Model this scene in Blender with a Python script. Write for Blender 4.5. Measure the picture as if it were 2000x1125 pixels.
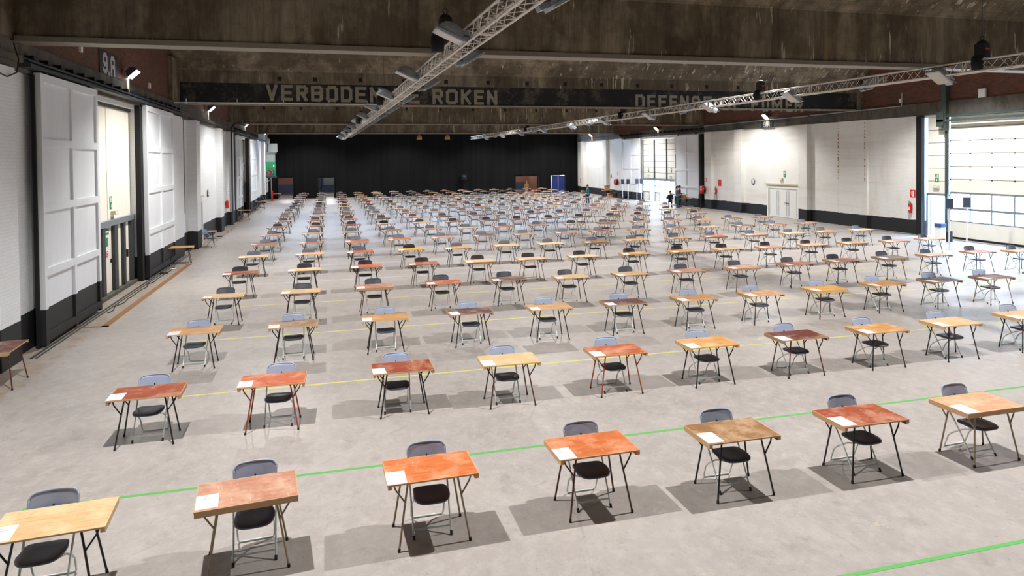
import bpy, bmesh, math, random
from mathutils import Vector, Matrix

# ------------------------------------------------------------------ scene, camera, light
for o in list(bpy.data.objects):
    bpy.data.objects.remove(o)
SC = bpy.context.scene
COL = SC.collection
rnd = random.Random(7)

YAW, PITCH, ROLL = 0.259549, 0.0200713, -0.0105213
CAM_H = 4.12
cam_data = bpy.data.cameras.new('camera')
cam = bpy.data.objects.new('camera', cam_data)
COL.objects.link(cam)
fwd = Vector((math.sin(YAW) * math.cos(PITCH), math.cos(YAW) * math.cos(PITCH), -math.sin(PITCH)))
rgt = Vector((math.cos(YAW), -math.sin(YAW), 0))
upv = rgt.cross(fwd)
r2 = rgt * math.cos(ROLL) + upv * math.sin(ROLL)
u2 = -rgt * math.sin(ROLL) + upv * math.cos(ROLL)
m = Matrix((r2, u2, -fwd)).transposed().to_4x4()
m.translation = Vector((0, 0, CAM_H))
cam.matrix_world = m
cam_data.sensor_width = 36.0
cam_data.lens = 1341.83 / 2000 * 36.0
cam_data.shift_y = (337.69 - 562.5) / 2000
cam_data.clip_start = 0.1
cam_data.clip_end = 400
SC.camera = cam

world = bpy.data.worlds.new('world')
SC.world = world
world.use_nodes = True
wb = world.node_tree.nodes['Background']
wb.inputs['Color'].default_value = (0.48, 0.70, 1.0, 1)
wb.inputs['Strength'].default_value = 20.0

SC.view_settings.view_transform = 'Standard'
SC.view_settings.look = 'None'
SC.view_settings.exposure = 0.27
SC.view_settings.gamma = 1.0
SC.view_settings.use_curve_mapping = False

BAY_W = 2900.0         # each high bay lamp under the ceiling
WALL_W = 125.0        # each wall floodlight

# ------------------------------------------------------------------ helpers
def lin(c):
    return tuple(((v / 255) / 12.92 if v <= 10 else (((v / 255) + 0.055) / 1.055) ** 2.4) for v in c)

class MB:
    def __init__(s):
        s.v = []; s.f = []; s.m = []; s.sm = []
    def add(s, verts, faces, mi=0, smooth=False):
        b = len(s.v)
        s.v.extend([tuple(v) for v in verts])
        for f in faces:
            s.f.append([b + i for i in f]); s.m.append(mi); s.sm.append(smooth)
        return s
    def box(s, a, b, mi=0):
        x0, y0, z0 = a; x1, y1, z1 = b
        x0, x1 = min(x0, x1), max(x0, x1); y0, y1 = min(y0, y1), max(y0, y1); z0, z1 = min(z0, z1), max(z0, z1)
        vs = [(x0, y0, z0), (x1, y0, z0), (x1, y1, z0), (x0, y1, z0), (x0, y0, z1), (x1, y0, z1), (x1, y1, z1), (x0, y1, z1)]
        return s.add(vs, [(0, 3, 2, 1), (4, 5, 6, 7), (0, 1, 5, 4), (1, 2, 6, 5), (2, 3, 7, 6), (3, 0, 4, 7)], mi)
    def bar(s, p, q, w, h, mi=0, up=(0, 0, 1)):
        p = Vector(p); q = Vector(q); d = (q - p).normalized(); up = Vector(up)
        if abs(d.dot(up)) > .98: up = Vector((0, 1, 0))
        x = d.cross(up).normalized(); z = x.cross(d)
        vs = []
        for c in (p, q):
            for a, b in ((-1, -1), (1, -1), (1, 1), (-1, 1)):
                vs.append(c + x * (a * w / 2) + z * (b * h / 2))
        return s.add(vs, [(3, 2, 1, 0), (4, 5, 6, 7), (0, 1, 5, 4), (1, 2, 6, 5), (2, 3, 7, 6), (3, 0, 4, 7)], mi)
    def tube(s, pts, r, seg=8, mi=0, cap=True):
        pts = [Vector(p) for p in pts]
        n = len(pts); rings = []
        rs = r if isinstance(r, (list, tuple)) else [r] * n
        prev = None
        for i in range(n):
            if i == 0: t = pts[1] - pts[0]
            elif i == n - 1: t = pts[-1] - pts[-2]
            else: t = (pts[i + 1] - pts[i]).normalized() + (pts[i] - pts[i - 1]).normalized()
            t.normalize()
            if prev is None:
                a = Vector((0, 0, 1)) if abs(t.z) < .9 else Vector((1, 0, 0))
                u = t.cross(a).normalized()
            else:
                u = (prev - t * prev.dot(t)).normalized()
            prev = u; w = t.cross(u)
            rings.append([pts[i] + (u * math.cos(2 * math.pi * k / seg) + w * math.sin(2 * math.pi * k / seg)) * rs[i] for k in range(seg)])
        vs = [v for rg in rings for v in rg]; fs = []
        for i in range(n - 1):
            for k in range(seg):
                a = i * seg + k; b = i * seg + (k + 1) % seg
                fs.append((a, b, b + seg, a + seg))
        s.add(vs, fs, mi, True)
        if cap:
            s.add(rings[0], [tuple(range(seg))[::-1]], mi)
            s.add(rings[-1], [tuple(range(seg))], mi)
        return s
    def prism(s, poly, axis, a, b, mi=0):
        """poly of 2D points extruded along axis from a to b."""
        def P(u, v, w):
            return {'x': (w, u, v), 'y': (u, w, v), 'z': (u, v, w)}[axis]
        n = len(poly)
        vs = [P(u, v, a) for u, v in poly] + [P(u, v, b) for u, v in poly]
        fs = [tuple(range(n)), tuple(range(2 * n - 1, n - 1, -1))]
        for i in range(n):
            j = (i + 1) % n
            fs.append((i, i + n, j + n, j))
        return s.add(vs, fs, mi)
    def ell(s, c, r, mi=0, nu=12, nv=8, v0=-90, v1=90):
        vs = []; fs = []
        for j in range(nv + 1):
            ph = math.radians(v0 + (v1 - v0) * j / nv)
            for i in range(nu):
                th = 2 * math.pi * i / nu
                vs.append((c[0] + r[0] * math.cos(ph) * math.cos(th), c[1] + r[1] * math.cos(ph) * math.sin(th), c[2] + r[2] * math.sin(ph)))
        for j in range(nv):
            for i in range(nu):
                a = j * nu + i; b = j * nu + (i + 1) % nu
                fs.append((a, b, b + nu, a + nu))
        return s.add(vs, fs, mi, True)
    def lathe(s, prof, c, axis='z', seg=24, mi=0):
        vs = []; fs = []
        for r, h in prof:
            for i in range(seg):
                t = 2 * math.pi * i / seg; a, b = r * math.cos(t), r * math.sin(t)
                vs.append({'z': (c[0] + a, c[1] + b, c[2] + h), 'x': (c[0] + h, c[1] + a, c[2] + b), 'y': (c[0] + a, c[1] + h, c[2] + b)}[axis])
        for j in range(len(prof) - 1):
            for i in range(seg):
                a = j * seg + i; b = j * seg + (i + 1) % seg
                fs.append((a, b, b + seg, a + seg))
        return s.add(vs, fs, mi, True)
    def build(s, name, mats, parent=None, loc=None):
        me = bpy.data.meshes.new(name)
        me.from_pydata(s.v, [], s.f)
        if not isinstance(mats, (list, tuple)): mats = [mats]
        for mt in mats: me.materials.append(mt)
        me.polygons.foreach_set('material_index', s.m)
        me.polygons.foreach_set('use_smooth', s.sm)
        bm = bmesh.new(); bm.from_mesh(me)
        bmesh.ops.recalc_face_normals(bm, faces=bm.faces)
        bm.to_mesh(me); bm.free()
        me.update()
        o = bpy.data.objects.new(name, me)
        COL.objects.link(o)
        if parent is not None: o.parent = parent
        if loc is not None: o.location = loc
        return o

def rrect(w, d, r, n=4, cx=0, cy=0):
    pts = []
    for sx, sy, a0 in ((1, 1, 0), (-1, 1, 90), (-1, -1, 180), (1, -1, 270)):
        for k in range(n + 1):
            a = math.radians(a0 + 90 * k / n)
            pts.append((cx + sx * (w / 2 - r) + r * math.cos(a), cy + sy * (d / 2 - r) + r * math.sin(a)))
    return pts

def tag(o, label=None, cat=None, group=None, kind=None):
    if label: o['label'] = label
    if cat: o['category'] = cat
    if group: o['group'] = group
    if kind: o['kind'] = kind
    return o

def empty(name, loc=(0, 0, 0), rz=0.0, label=None, cat=None, group=None, kind=None):
    o = bpy.data.objects.new(name, None)
    COL.objects.link(o)
    o.empty_display_size = 0.2
    o.location = loc; o.rotation_euler = (0, 0, rz)
    return tag(o, label, cat, group, kind)

KIDS = {}
def kids(o):
    return [c for c in bpy.data.objects if c.parent is o]

def copy_tree(o, parent=None):
    c = o.copy(); COL.objects.link(c)
    if parent is not None: c.parent = parent
    for k in KIDS.get(o.name, []):
        copy_tree_child(k, c)
    return c

def copy_tree_child(o, parent):
    c = o.copy(); COL.objects.link(c); c.parent = parent
    KIDS.setdefault(parent.name, []).append(c)
    for k in KIDS.get(o.name, []):
        copy_tree_child(k, c)

def reg(root):
    """remember the children of a prototype so it can be copied quickly."""
    ch = kids(root); KIDS[root.name] = ch
    for c in ch: reg(c)

ORD = ['', 'first', 'second', 'third', 'fourth', 'fifth', 'sixth', 'seventh', 'eighth', 'ninth', 'tenth', 'eleventh', 'twelfth',
       'thirteenth', 'fourteenth', 'fifteenth', 'sixteenth', 'seventeenth', 'eighteenth', 'nineteenth']

# ------------------------------------------------------------------ materials
class NT:
    def __init__(s, name):
        s.mat = bpy.data.materials.new(name); s.mat.use_nodes = True
        s.t = s.mat.node_tree; s.n = s.t.nodes; s.l = s.t.links
        s.b = s.n['Principled BSDF']
        s.tc = s.n.new('ShaderNodeTexCoord')
        s.geo = None
    def new(s, ty, **kw):
        n = s.n.new(ty)
        for k, v in kw.items(): setattr(n, k, v)
        return n
    def mapping(s, scale=(1, 1, 1), src='Object', rot=(0, 0, 0), loc=(0, 0, 0)):
        m_ = s.new('ShaderNodeMapping')
        m_.inputs['Scale'].default_value = scale; m_.inputs['Rotation'].default_value = rot; m_.inputs['Location'].default_value = loc
        s.l.new(s.tc.outputs[src], m_.inputs['Vector'])
        return m_.outputs[0]
    def noise(s, scale, vec=None, detail=4, rough=.6, dist=0):
        n = s.new('ShaderNodeTexNoise')
        n.inputs['Scale'].default_value = scale; n.inputs['Detail'].default_value = detail
        n.inputs['Roughness'].default_value = rough; n.inputs['Distortion'].default_value = dist
        if vec is not None: s.l.new(vec, n.inputs['Vector'])
        else: s.l.new(s.tc.outputs['Object'], n.inputs['Vector'])
        return n.outputs['Fac']
    def ramp(s, fac, p0, p1, c0=(0, 0, 0, 1), c1=(1, 1, 1, 1)):
        r = s.new('ShaderNodeValToRGB')
        r.color_ramp.elements[0].position = p0; r.color_ramp.elements[1].position = p1
        r.color_ramp.elements[0].color = c0; r.color_ramp.elements[1].color = c1
        s.l.new(fac, r.inputs[0]); return r.outputs[0]
    def mix(s, fac, a, b, blend='MIX'):
        n = s.new('ShaderNodeMix', data_type='RGBA', blend_type=blend)
        for sock, v in ((n.inputs[0], fac), (n.inputs[6], a), (n.inputs[7], b)):
            if hasattr(v, 'is_linked') or hasattr(v, 'links'): s.l.new(v, sock)
            elif isinstance(v, (int, float)): sock.default_value = v
            else: sock.default_value = tuple(v[:3]) + (1,)
        return n.outputs[2]
    def math(s, op, a, b=None):
        n = s.new('ShaderNodeMath', operation=op)
        for sock, v in ((n.inputs[0], a), (n.inputs[1], b)):
            if v is None: continue
            if isinstance(v, (int, float)): sock.default_value = v
            else: s.l.new(v, sock)
        return n.outputs[0]
    def col(s, v):
        if isinstance(v, tuple): s.b.inputs['Base Color'].default_value = tuple(v[:3]) + (1,)
        else: s.l.new(v, s.b.inputs['Base Color'])
    def rough(s, v):
        if isinstance(v, (int, float)): s.b.inputs['Roughness'].default_value = v
        else: s.l.new(v, s.b.inputs['Roughness'])
    def bump(s, h, strength=.3, dist=.02):
        n = s.new('ShaderNodeBump'); n.inputs['Strength'].default_value = strength; n.inputs['Distance'].default_value = dist
        s.l.new(h, n.inputs['Height']); s.l.new(n.outputs[0], s.b.inputs['Normal'])
    def xyz(s, src='Object'):
        n = s.new('ShaderNodeSeparateXYZ'); s.l.new(s.tc.outputs[src], n.inputs[0]); return n.outputs

def plain(name, rgb, rough=.5, metal=0.0, var=.06, scale=12, spec=.5):
    t = NT(name)
    c = lin(rgb)
    n = t.noise(scale)
    t.col(t.mix(t.ramp(n, .3, .7), tuple(v * (1 - var) for v in c), tuple(min(1, v * (1 + var)) for v in c)))
    t.rough(rough); t.b.inputs['Metallic'].default_value = metal
    t.b.inputs['Specular IOR Level'].default_value = spec
    return t.mat

def emis(name, rgb, strength):
    t = NT(name); t.col(tuple(lin(rgb)))
    t.b.inputs['Emission Color'].default_value = lin(rgb) + (1,)
    t.b.inputs['Emission Strength'].default_value = strength
    return t.mat

def m_floor():
    t = NT('worn_concrete')
    big = t.noise(.16, detail=5, rough=.65)
    mid = t.noise(1.1, detail=6, rough=.7, dist=.6)
    fine = t.noise(9, detail=6, rough=.75)
    c = t.mix(t.ramp(big, .35, .68), lin((154, 147, 144)), lin((176, 168, 163)))
    c = t.mix(t.math('MULTIPLY', t.ramp(mid, .42, .72), .5), c, lin((184, 178, 173)))
    # darker dusty scuffs
    sc = t.noise(2.6, vec=t.mapping((1.1, .85, 1), rot=(0, 0, .5)), detail=7, rough=.75)
    c = t.mix(t.math('MULTIPLY', t.ramp(sc, .54, .72), .38), c, lin((112, 106, 101)))
    # beige bare patches
    pt = t.noise(1.7, vec=t.mapping((1, 1.3, 1), loc=(5, 2, 0)), detail=6, rough=.8)
    c = t.mix(t.math('MULTIPLY', t.ramp(pt, .62, .66), .55), c, lin((200, 188, 166)))
    sm = t.noise(4.5, vec=t.mapping((1.2, .9, 1), rot=(0, 0, -.6), loc=(3, 8, 0)), detail=7, rough=.8)
    c = t.mix(t.math('MULTIPLY', t.ramp(sm, .46, .64), .42), c, lin((196, 190, 184)))
    # small dark specks
    sp = t.noise(14, detail=3, rough=.6)
    c = t.mix(t.math('MULTIPLY', t.ramp(sp, .62, .72), .3), c, lin((104, 97, 91)))
    # hairline cracks
    vo = t.new('ShaderNodeTexVoronoi', feature='DISTANCE_TO_EDGE'); vo.inputs['Scale'].default_value = .32
    mpn = t.mix(.12, t.tc.outputs['Object'], t.mapping((1, 1, 1)), 'MIX')
    dn = t.new('ShaderNodeTexNoise'); dn.inputs['Scale'].default_value = 1.4; dn.inputs['Detail'].default_value = 6
    t.l.new(t.tc.outputs['Object'], dn.inputs['Vector'])
    t.l.new(t.mix(.12, t.tc.outputs['Object'], dn.outputs['Color'], 'ADD'), vo.inputs['Vector'])
    cr = t.ramp(vo.outputs['Distance'], .0, .006, (1, 1, 1, 1), (0, 0, 0, 1))
    c = t.mix(t.math('MULTIPLY', cr, t.math('MULTIPLY', t.ramp(mid, .5, .62), .3)), c, lin((90, 82, 76)))
    # sandy band along the left wall (wear by the door rail)
    x = t.xyz()[0]
    band = t.ramp(t.math('ADD', x, t.math('MULTIPLY', mid, .8)), -5.35, -4.95, (1, 1, 1, 1), (0, 0, 0, 1))
    wear = t.math('MULTIPLY', t.math('MULTIPLY', t.math('LESS_THAN', t.math('ADD', x, t.math('MULTIPLY', mid, 1.0)), -5.1), t.ramp(sc, .4, .6)), .65)
    c = t.mix(wear, c, lin((150, 128, 98)))
    t.col(c)
    t.rough(t.math('ADD', t.math('MULTIPLY', fine, .25), .25))
    t.b.inputs['Specular IOR Level'].default_value = .45
    t.bump(t.math('ADD', fine, mid), .25, .006)
    return t.mat

def m_wall(name, base_h, left=True):
    """white painted brick with a ragged black skirting paint and dirty grey top edge."""
    t = NT(name)
    o = t.xyz()
    br = t.new('ShaderNodeTexBrick')
    cb = t.new('ShaderNodeCombineXYZ')
    t.l.new(o[1], cb.inputs[0]); t.l.new(o[2], cb.inputs[1])
    t.l.new(cb.outputs[0], br.inputs['Vector'])
    br.inputs['Scale'].default_value = 1.0; br.inputs['Brick Width'].default_value = .21; br.inputs['Row Height'].default_value = .072
    br.inputs['Mortar Size'].default_value = .006
    br.inputs['Color1'].default_value = lin((238, 240, 242) if left else (239, 238, 234)) + (1,); br.inputs['Color2'].default_value = lin((234, 236, 238) if left else (235, 234, 229)) + (1,)
    br.inputs['Mortar'].default_value = lin((226, 226, 224)) + (1,)
    st = t.noise(.7, vec=t.mapping((1, 1.2, .35)), detail=6, rough=.7)
    c = t.mix(t.math('MULTIPLY', t.ramp(st, .5, .75), .12 if left else .35), br.outputs['Color'], lin((205, 190, 170)))
    hb = t.noise(.5, vec=t.mapping((.3, .18, 2.2)), detail=3)
    c = t.mix(t.math('MULTIPLY', t.ramp(hb, .52, .7), .06 if left else .35), c, lin((200, 186, 172)))
    sp = t.noise(7, detail=5, rough=.8)
    c = t.mix(t.math('MULTIPLY', t.ramp(sp, .7, .76), .5), c, lin((150, 130, 110)))
    rag = t.math('MULTIPLY', t.math('SUBTRACT', t.noise(1.2, detail=5), .5), .14)
    z = t.math('ADD', o[2], rag)
    blk = t.mix(t.ramp(sp, .64, .72), lin((30, 31, 34)), lin((78, 76, 74)))
    c = t.mix(t.math('LESS_THAN', z, base_h), c, blk)
    t.col(c); t.rough(.6)
    t.bump(br.outputs['Fac'], -.12, .006)
    return t.mat

def m_brick():
    t = NT('red_brick')
    o = t.xyz()
    br = t.new('ShaderNodeTexBrick'); cb = t.new('ShaderNodeCombineXYZ')
    t.l.new(o[1], cb.inputs[0]); t.l.new(o[2], cb.inputs[1]); t.l.new(cb.outputs[0], br.inputs['Vector'])
    br.inputs['Scale'].default_value = 1.0; br.inputs['Brick Width'].default_value = .22; br.inputs['Row Height'].default_value = .075
    br.inputs['Mortar Size'].default_value = .009
    br.inputs['Color1'].default_value = lin((118, 70, 52)) + (1,); br.inputs['Color2'].default_value = lin((90, 53, 41)) + (1,)
    br.inputs['Mortar'].default_value = lin((96, 80, 68)) + (1,)
    n = t.noise(.6, detail=5)
    c = t.mix(t.math('MULTIPLY', t.ramp(n, .4, .7), .55), br.outputs['Color'], lin((70, 52, 42)))
    t.col(c); t.rough(.85); t.bump(br.outputs['Fac'], -.3, .01)
    return t.mat

def m_beam(name, drip=True, boards=False):
    t = NT(name)
    st = t.noise(1.6, vec=t.mapping((1.0, 1.0, .12)), detail=7, rough=.75)
    st2 = t.noise(.5, vec=t.mapping((1.0, 1.0, .8)), detail=6, rough=.7)
    c = t.mix(t.ramp(st, .3, .75), lin((66, 58, 47)), lin((164, 150, 126)))
    c = t.mix(t.math('MULTIPLY', t.ramp(st2, .44, .56), .7), c, lin((74, 63, 49)))
    # form boards
    o = t.xyz()
    bd = t.new('ShaderNodeTexWave'); bd.wave_type = 'BANDS'
    bd.bands_direction = 'Y' if boards else 'X'
    bd.inputs['Scale'].default_value = 2.0 if boards else .9; bd.inputs['Distortion'].default_value = .3
    t.l.new(t.tc.outputs['Object'], bd.inputs['Vector'])
    c = t.mix(t.math('MULTIPLY', t.ramp(bd.outputs['Fac'], .0, .05, (1, 1, 1, 1), (0, 0, 0, 1)), .16 if not boards else .3), c, lin((58, 50, 40)))
    if drip:
        oc = t.noise(1.3, vec=t.mapping((1.2, 1, .05), loc=(3, 0, 0)), detail=3)
        c = t.mix(t.math('MULTIPLY', t.ramp(oc, .66, .72), .5), c, lin((158, 128, 84)))
        dr = t.noise(2.2, vec=t.mapping((2.4, 1, .26), loc=(9, 0, 1)), detail=4, rough=.65)
        # efflorescence drips, more of them toward the right wall
        gx = t.ramp(t.math('DIVIDE', o[0], 30), .05, .75)
        lim = t.math('ADD', dr, t.math('MULTIPLY', gx, .07))
        c = t.mix(t.math('MULTIPLY', t.ramp(lim, .66, .70), .75), c, lin((196, 186, 170)))
        dk = t.noise(.9, vec=t.mapping((.8, 1, .3), loc=(1, 4, 0)), detail=4)
        c = t.mix(t.math('MULTIPLY', t.ramp(dk, .6, .66), .5), c, lin((58, 48, 36)))
    t.col(c); t.rough(.9); t.bump(st, .35, .02)
    return t.mat

def m_lintel():
    t = NT('dirty_concrete')
    st = t.noise(1.2, vec=t.mapping((1, .9, .35)), detail=7, rough=.75)
    n2 = t.noise(.35, detail=4)
    c = t.mix(t.ramp(st, .35, .7), lin((60, 56, 51)), lin((116, 108, 96)))
    c = t.mix(t.math('MULTIPLY', t.ramp(n2, .45, .6), .6), c, lin((62, 66, 66)))
    t.col(c); t.rough(.85); t.bump(st, .3, .02)
    return t.mat

def m_band():
    t = NT('black_sign_paint')
    n = t.noise(1.1, vec=t.mapping((1.2, 1, 1.2)), detail=6, rough=.75)
    n2 = t.noise(.25, detail=3)
    f = t.math('MULTIPLY', t.ramp(n, .5, .62), t.ramp(n2, .42, .58))
    c = t.mix(t.math('MULTIPLY', f, .75), lin((27, 28, 30)), lin((92, 86, 76)))
    dr = t.noise(2.2, vec=t.mapping((2.2, 1, .42), loc=(9, 0, 1)), detail=4, rough=.65)
    c = t.mix(t.math('MULTIPLY', t.ramp(dr, .69, .74), .5), c, lin((176, 166, 150)))
    t.col(c); t.rough(.85)
    return t.mat

def m_top():
    """desk tops: the object's own colour with wood grain, scratches, pale worn rims."""
    t = NT('worn_varnished_wood')
    oi = t.new('ShaderNodeObjectInfo')
    cb = t.new('ShaderNodeVectorMath', operation='ADD'); t.l.new(t.tc.outputs['Object'], cb.inputs[0])
    sc = t.new('ShaderNodeVectorMath', operation='SCALE'); sc.inputs[3].default_value = 37.0
    cx = t.new('ShaderNodeCombineXYZ'); t.l.new(oi.outputs['Random'], cx.inputs[0]); t.l.new(oi.outputs['Random'], cx.inputs[1])
    t.l.new(cx.outputs[0], sc.inputs[0]); t.l.new(sc.outputs[0], cb.inputs[1])
    mp = t.new('ShaderNodeMapping'); mp.inputs['Scale'].default_value = (1.6, 13, 13)
    t.l.new(cb.outputs[0], mp.inputs['Vector'])
    gr = t.noise(2.2, vec=mp.outputs[0], detail=6, rough=.65, dist=.4)
    bl = t.noise(3.2, vec=cb.outputs[0], detail=5, rough=.7)
    base = oi.outputs['Color']
    dark = t.mix(1.0, base, (.66, .58, .52), 'MULTIPLY')
    lite = t.mix(.28, base, (.85, .72, .52))
    c = t.mix(t.math('MULTIPLY', t.ramp(gr, .35, .7), .85), base, dark)
    c = t.mix(t.math('MULTIPLY', t.ramp(bl, .46, .66), .9), c, lite)
    bl2 = t.noise(5.0, vec=cb.outputs[0], detail=6, rough=.8, dist=1.0)
    c = t.mix(t.math('MULTIPLY', t.ramp(bl2, .6, .68), .5), c, dark)
    mp2 = t.new('ShaderNodeMapping'); mp2.inputs['Scale'].default_value = (30, 2.5, 5); mp2.inputs['Rotation'].default_value = (0, 0, .5)
    t.l.new(cb.outputs[0], mp2.inputs['Vector'])
    scr = t.noise(1.6, vec=mp2.outputs[0], detail=3)
    c = t.mix(t.math('MULTIPLY', t.ramp(scr, .66, .72), .45), c, (.75, .6, .42))
    # worn rims
    o = t.xyz()
    ex = t.math('SUBTRACT', .49, t.math('ABSOLUTE', o[0])); ey = t.math('SUBTRACT', .31, t.math('ABSOLUTE', o[1]))
    e = t.math('MINIMUM', ex, ey)
    rim = t.ramp(t.math('ADD', e, t.math('MULTIPLY', t.math('SUBTRACT', bl, .5), .03)), .002, .012, (1, 1, 1, 1), (0, 0, 0, 1))
    c = t.mix(t.math('MULTIPLY', rim, .75), c, (.62, .42, .22))
    t.col(c); t.rough(t.math('ADD', t.math('MULTIPLY', bl, .2), .42)); t.b.inputs['Specular IOR Level'].default_value = .3
    t.bump(gr, .06, .002)
    return t.mat

def m_objcol(name, rough=.4, var=.15):
    t = NT(name)
    oi = t.new('ShaderNodeObjectInfo')
    n = t.noise(14, detail=4)
    d = t.mix(1.0, oi.outputs['Color'], (1 - var * 2,) * 3, 'MULTIPLY')
    t.col(t.mix(t.ramp(n, .4, .7), oi.outputs['Color'], d)); t.rough(rough)
    return t.mat

def m_paper():
    t = NT('printed_paper')
    o = t.xyz()
    c = lin((228, 230, 236))
    # faint printed lines near the head of the sheet
    wv = t.noise(60, vec=t.mapping((1.6, .05, 1)), detail=1)
    r1 = t.math('LESS_THAN', t.math('ABSOLUTE', t.math('SUBTRACT', o[1], .105)), .006)
    r2_ = t.math('LESS_THAN', t.math('ABSOLUTE', t.math('SUBTRACT', o[1], .06)), .009)
    r3 = t.math('LESS_THAN', t.math('ABSOLUTE', t.math('SUBTRACT', o[1], .02)), .003)
    rows = t.math('MAXIMUM', t.math('MAXIMUM', r1, r2_), r3)
    inx = t.math('LESS_THAN', t.math('ABSOLUTE', o[0]), .06)
    f = t.math('MULTIPLY', t.math('MULTIPLY', rows, inx), t.math('MULTIPLY', t.math('GREATER_THAN', wv, .45), .75))
    t.col(t.mix(f, c, lin((120, 128, 150)))); t.rough(.7)
    return t.mat

def m_panelwhite(name, rgb, board=True, base_h=None, axis=1, bscale=3.5):
    t = NT(name)
    c = lin(rgb)
    n = t.noise(1.4, vec=t.mapping((1, 1, .4)), detail=5)
    cc = t.mix(t.math('MULTIPLY', t.ramp(n, .45, .75), .5), c, tuple(v * .86 for v in c))
    o = t.xyz()
    if board:
        fr = t.math('FRACT', t.math('MULTIPLY', o[axis], bscale))
        ln = t.math('LESS_THAN', fr, .05)
        cc = t.mix(t.math('MULTIPLY', ln, .25), cc, tuple(v * .5 for v in c))
    if base_h:
        sp = t.noise(3, vec=t.mapping((1, 1, .5)), detail=6, rough=.8)
        rag = t.math('MULTIPLY', t.math('SUBTRACT', n, .5), .08)
        blk = t.mix(t.ramp(sp, .66, .74), lin((34, 35, 39)), lin((92, 90, 88)))
        cc = t.mix(t.math('LESS_THAN', t.math('ADD', o[2], rag), base_h), cc, blk)
    t.col(cc); t.rough(.55)
    return t.mat

M = {}
M['floor'] = m_floor()
M['wallL'] = m_wall('white_painted_brick_left', .86)
M['wallR'] = m_wall('white_painted_brick_right', .74, False)
M['brick'] = m_brick()
M['beam'] = m_beam('stained_concrete')
M['slab'] = m_beam('board_marked_concrete', True, True)
M['lintel'] = m_lintel()
M['band'] = m_band()
M['letter'] = plain('faded_sign_paint', (142, 134, 118), .85, var=.2, scale=5)
M['top'] = m_top()
M['legcol'] = m_objcol('painted_tube', .4)
M['rubber'] = plain('black_rubber', (28, 28, 30), .7)
M['plastic'] = plain('slate_plastic', (150, 162, 186), .38, var=.05)
M['plasticmid'] = plain('shaded_slate_plastic', (98, 104, 118), .42, var=.05)  # slate plastic with the shade of the rear rows put into its colour
M['plasticdk'] = plain('charcoal_plastic', (38, 41, 47), .4, var=.05)
M['seat'] = plain('dark_seat_plastic', (62, 70, 88), .36, var=.06)
M['chrome'] = plain('pale_grey_tube', (204, 212, 210), .35, .25, var=.08)
M['paper'] = m_paper()
M['panel'] = m_panelwhite('white_door_boards', (236, 239, 243), True, .86, 1, 6)
M['panelR'] = m_panelwhite('white_door_boards_right', (236, 238, 240), True, .74, 1, 6)
M['cream'] = m_panelwhite('cream_cladding', (243, 236, 222), True, None, 1, 2.2)
M['creamplain'] = m_panelwhite('cream_sheet', (240, 237, 224), False)
M['darkgap'] = plain('black_and_recess_shade', (14, 15, 17), .8)  # shade of gaps and pockets put into the colour; the black post shares it
M['frame'] = plain('dark_grey_steel', (66, 70, 72), .5, .2, var=.15)
M['framelt'] = plain('aluminium_frame', (150, 158, 166), .4, .5)
M['steelgreen'] = plain('grey_green_steel', (70, 80, 78), .5, .2, var=.2)
M['darkpaint'] = plain('charcoal_paint', (40, 43, 50), .55, var=.2)
M['drape'] = None
M['alu'] = plain('truss_aluminium', (208, 202, 194), .45, .35, var=.12, scale=6)
M['lampgrey'] = plain('lamp_housing', (158, 166, 176), .45, .1, var=.1)
M['glassface'] = plain('lamp_glass', (196, 190, 176), .25)
M['lamplit'] = emis('lit_lamp_glass', (245, 248, 255), 30)
M['lampwarm'] = emis('lit_warm_lamp_glass', (255, 214, 160), 22)
M['blackbag'] = plain('black_fabric', (14, 14, 15), .85)
M['red'] = plain('red_enamel', (200, 28, 30), .35, var=.08)
M['redsign'] = plain('red_sign', (214, 40, 42), .5, var=.04)
M['greensign'] = plain('green_sign', (22, 140, 84), .5, var=.04)
M['white'] = plain('white_paint', (236, 236, 232), .5, var=.03)
M['beige'] = plain('beige_plastic', (206, 196, 170), .5, var=.05)
M['green'] = plain('green_machine_paint', (20, 140, 88), .45, var=.1)
M['galv'] = plain('galvanised_sheet', (150, 156, 154), .45, .3, var=.12)
M['blue'] = plain('blue_paint', (26, 46, 112), .45, var=.1)
M['card'] = plain('cardboard', (182, 140, 92), .8, var=.08)
M['rust'] = plain('rusty_steel', (140, 98, 58), .75, var=.25)
M['tapeyellow'] = plain('yellow_line', (206, 200, 104), .6, var=.06)
M['tapegreen'] = plain('green_line', (92, 172, 84), .6, var=.06)
M['tapeblue'] = plain('pale_blue_line', (186, 194, 208), .6, var=.06)
M['pipe'] = plain('grey_pipe', (130, 122, 110), .5, .2, var=.1)
M['silver'] = plain('silver_pipe', (180, 184, 188), .3, .6, var=.05)
M['black'] = plain('black_plastic', (16, 16, 18), .45)
M['skin'] = plain('skin', (205, 156, 130), .5, var=.04)
M['hairdk'] = plain('dark_hair', (44, 32, 28), .6, var=.1)
M['hairlt'] = plain('fair_hair', (150, 112, 66), .6, var=.1)
M['teal'] = plain('teal_cloth', (16, 138, 140), .8, var=.08)
M['jeans'] = plain('blue_denim', (44, 92, 140), .85, var=.12)
M['navy'] = plain('navy_cloth', (26, 30, 50), .85, var=.1)
M['bluecloth'] = plain('blue_cloth', (40, 52, 130), .85, var=.1)
M['greycloth'] = plain('grey_cloth', (98, 94, 92), .85, var=.1)
M['tealtr'] = plain('petrol_cloth', (24, 86, 110), .85, var=.1)
M['tan'] = plain('tan_cloth', (176, 132, 74), .85, var=.1)
M['pinkcloth'] = plain('pale_pink_cloth', (196, 164, 150), .85, var=.1)
M['shoe'] = plain('white_shoe', (214, 218, 226), .6)
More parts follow.
